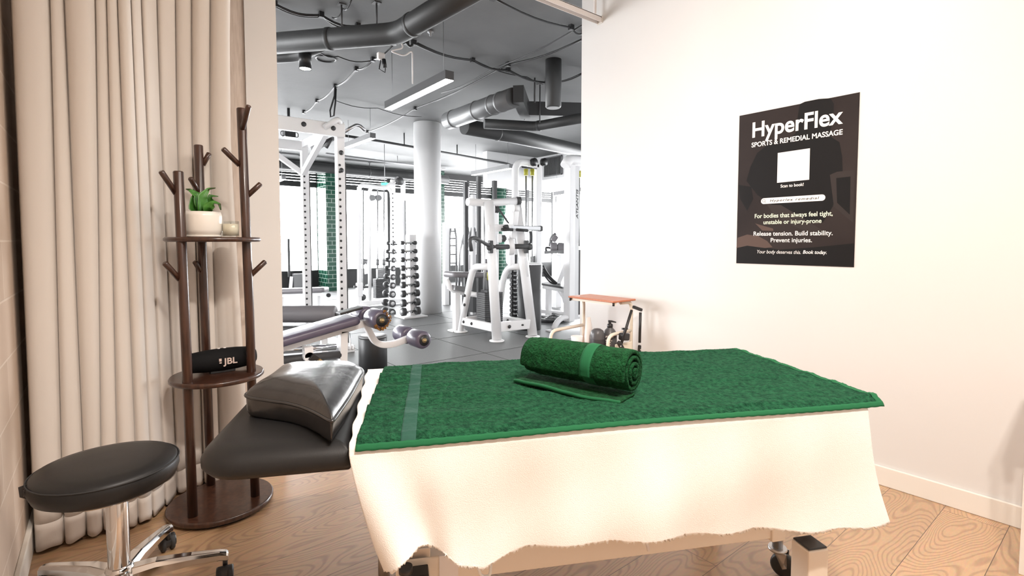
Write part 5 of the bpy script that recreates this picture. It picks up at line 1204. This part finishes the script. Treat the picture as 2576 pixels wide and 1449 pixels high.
obj('cross_bar', MB().tube([TW(1303, 422) + Vector((0, -.1, 0)), TW(1340, 426) + Vector((0, -.1, 0))], .012, 8), M['black'], t2)
for x_ in (1313, 1329):
    obj('spring_sleeve', MB().cyl(TW(x_, 443) + Vector((0, -.1, 0)), TW(x_, 427) + Vector((0, -.1, 0)), .034, 14), M['yellow'], t2)
    obj('guide_rod', MB().tube([(TW(x_, 600).x, yt - .1, .2), TW(x_, 444) + Vector((0, -.1, 0))], .014, 8), M['steel'], t2)
obj('base_beam', MB().box((xl, yt - .05, .02), (xr, yt + .05, .1)), M['white_metal'], t2, bevel=.01)
obj('side_panel', MB().beam((xr - .12, yt - .02, .2), (xr - .12, yt - .02, .95), .07, .04), M['dark_grey'], t2)

# single tower at the right edge of the opening
y3 = 4.95
t3 = thing('pulley_tower', 'white upright pulley tower cut off by the right wall, curved foot', 'weight machine', (5.0, y3, 0))
xa, xb = at_y(1432, 700, y3).x, at_y(1458, 700, y3).x
obj('front_post', MB().box((xa - .05, y3 - .06, .10), (xa + .05, y3 + .06, at_y(1432, 414, y3).z)), M['white_metal'], t3, bevel=.008)
obj('face_panel', MB().box((xa + .05, y3 - .05, .12), (xa + .13, y3 - .01, 2.22)), M['gym_wall'], t3)
obj('dark_channel', MB().box((xa + .13, y3 - .03, .18), (xa + .20, y3 + .02, 1.08)), M['dark_grey'], t3)
obj('rear_post', MB().box((xa + .34, y3 - .05, .10), (xa + .44, y3 + .05, 2.25)), M['white_metal'], t3, bevel=.008)
obj('top_cap', MB().tube(bez([(xa - .09, y3, 2.20), (xa - .03, y3, 2.29), (xa + .5, y3, 2.32)], .08), .07, 14), M['white_metal'], t3)
obj('foot', MB().tube(bez([(xa - .30, y3, .02), (xa - .18, y3, .16), (xa + .6, y3, .14)], .1), .045, 12, sec=(1, .8)), M['white_metal'], t3)
obj('foot_plate', MB().box((xa - .38, y3 - .06, 0), (xa - .20, y3 + .06, .015)), M['white_metal'], t3)
obj('spring_sleeve', MB().cyl(at_y(1456, 446, y3), at_y(1456, 430, y3), .03, 14), M['yellow'], t3)
obj('guide_rod', MB().tube([at_y(1457, 620, y3), at_y(1457, 447, y3)], .012, 8), M['steel'], t3)
obj('weight_shroud', MB().box((xa + .2, y3 + .05, .12), (xa + .34, y3 + .2, 1.05)), M['dark_grey'], t3)
q = Vector((xa + .075, y3 - .052, 1.62)); text('side_lettering', 'ATLANTIS', M['dark_grey'], t3, Vector((xa + .11, y3 - .052, 1.50)), (0, 0, 1), (-1, 0, 0), width=.40, height=.04, bold=.01, shear=.2, depth=.002)

# leg press sled and exercise bike seen past the bin
def LP(x, y, d=9.2): return at_d(x, y, d)
lg_ = thing('sled_machine', 'sloping white sled machine beyond the bin', 'weight machine', (LP(1395, 740).x, LP(1395, 740).y, 0))
obj('sled_rail', MB().beam(LP(1368, 718, 8.2), LP(1428, 728, 8.0), .12, .09), M['white_metal'], lg_, bevel=.01)
obj('back_plate', MB().beam(LP(1365, 712, 8.2), LP(1425, 722, 8.0), .3, .03), M['dark_grey'], lg_)
obj('curved_leg', MB().tube(bez([LP(1408, 728, 8.1), LP(1420, 745, 8.1), LP(1424, 760, 8.1)], .1), .05, 10), M['white_metal'], lg_)
obj('strut', MB().beam(LP(1404, 712, 8.2), LP(1424, 660, 8.2), .07, .07), M['white_metal'], lg_)
obj('support_leg', MB().beam(LP(1380, 722, 8.2), (LP(1380, 722, 8.2).x, LP(1380, 722, 8.2).y, 0), .07, .07), M['white_metal'], lg_)
obj('floor_rail', MB().beam((LP(1365, 787, 8.3).x, LP(1365, 787, 8.3).y, .06), (LP(1428, 780, 8.0).x, LP(1428, 780, 8.0).y, .06), .08, .06), M['white_metal'], lg_)
bk = thing('exercise_bike', 'grey recumbent exercise machine with padded seat by the right windows', 'exercise machine', (LP(1400, 640).x, LP(1400, 640).y, 0))
obj('seat_pad', roller(MB(), LP(1384, 624), LP(1402, 623), .10), M['grey_pad'], bk); obj('seat_pad', roller(MB(), LP(1402, 624), LP(1425, 625), .10), M['grey_pad'], bk)
obj('deck', MB().beam(LP(1368, 635), LP(1415, 632), .3, .05), M['mid_grey'], bk)
obj('screen_arm', MB().tube(bez([LP(1384, 620), LP(1385, 600), LP(1398, 588)], .1), .03, 8), M['mid_grey'], bk)
obj('screen', MB().beam(LP(1390, 596), LP(1400, 604), .22, .12), M['grey_pad'], bk, bevel=.02)
obj('handle', MB().tube(bez([LP(1375, 634), LP(1372, 622), LP(1386, 624), LP(1388, 634)], .06), .02, 8), M['dark_grey'], bk)
obj('base_post', MB().beam(LP(1400, 640), (LP(1400, 640).x, LP(1400, 640).y, 0), .12, .12), M['white_metal'], bk)
ch = thing('hanging_chains', 'tangle of dark chains and ropes on the floor beyond the bin', 'chains', (LP(1390, 800, 7.6).x, LP(1390, 800, 7.6).y, 0))
rr = random.Random(11); c0 = at_z(1392, 806, 0)
for k in range(7):
    P = [Vector((c0.x + rr.uniform(-.30, .30), c0.y + rr.uniform(-.30, .35), .02 + .03 * rr.random())) for _ in range(6)]
    obj('strand', MB().tube(bez(P, .12), .018, 8), M['dark_grey'], ch)
for k in range(3):
    a, b = LP(1366, 668 + 8 * k, 8.0), LP(1402, 712, 8.0); obj('hung_rope', MB().tube(arc(a, (a + b) / 2 + Vector((0, 0, -.08 - .03 * k)), b, 10), .014, 8), M['black'], ch)
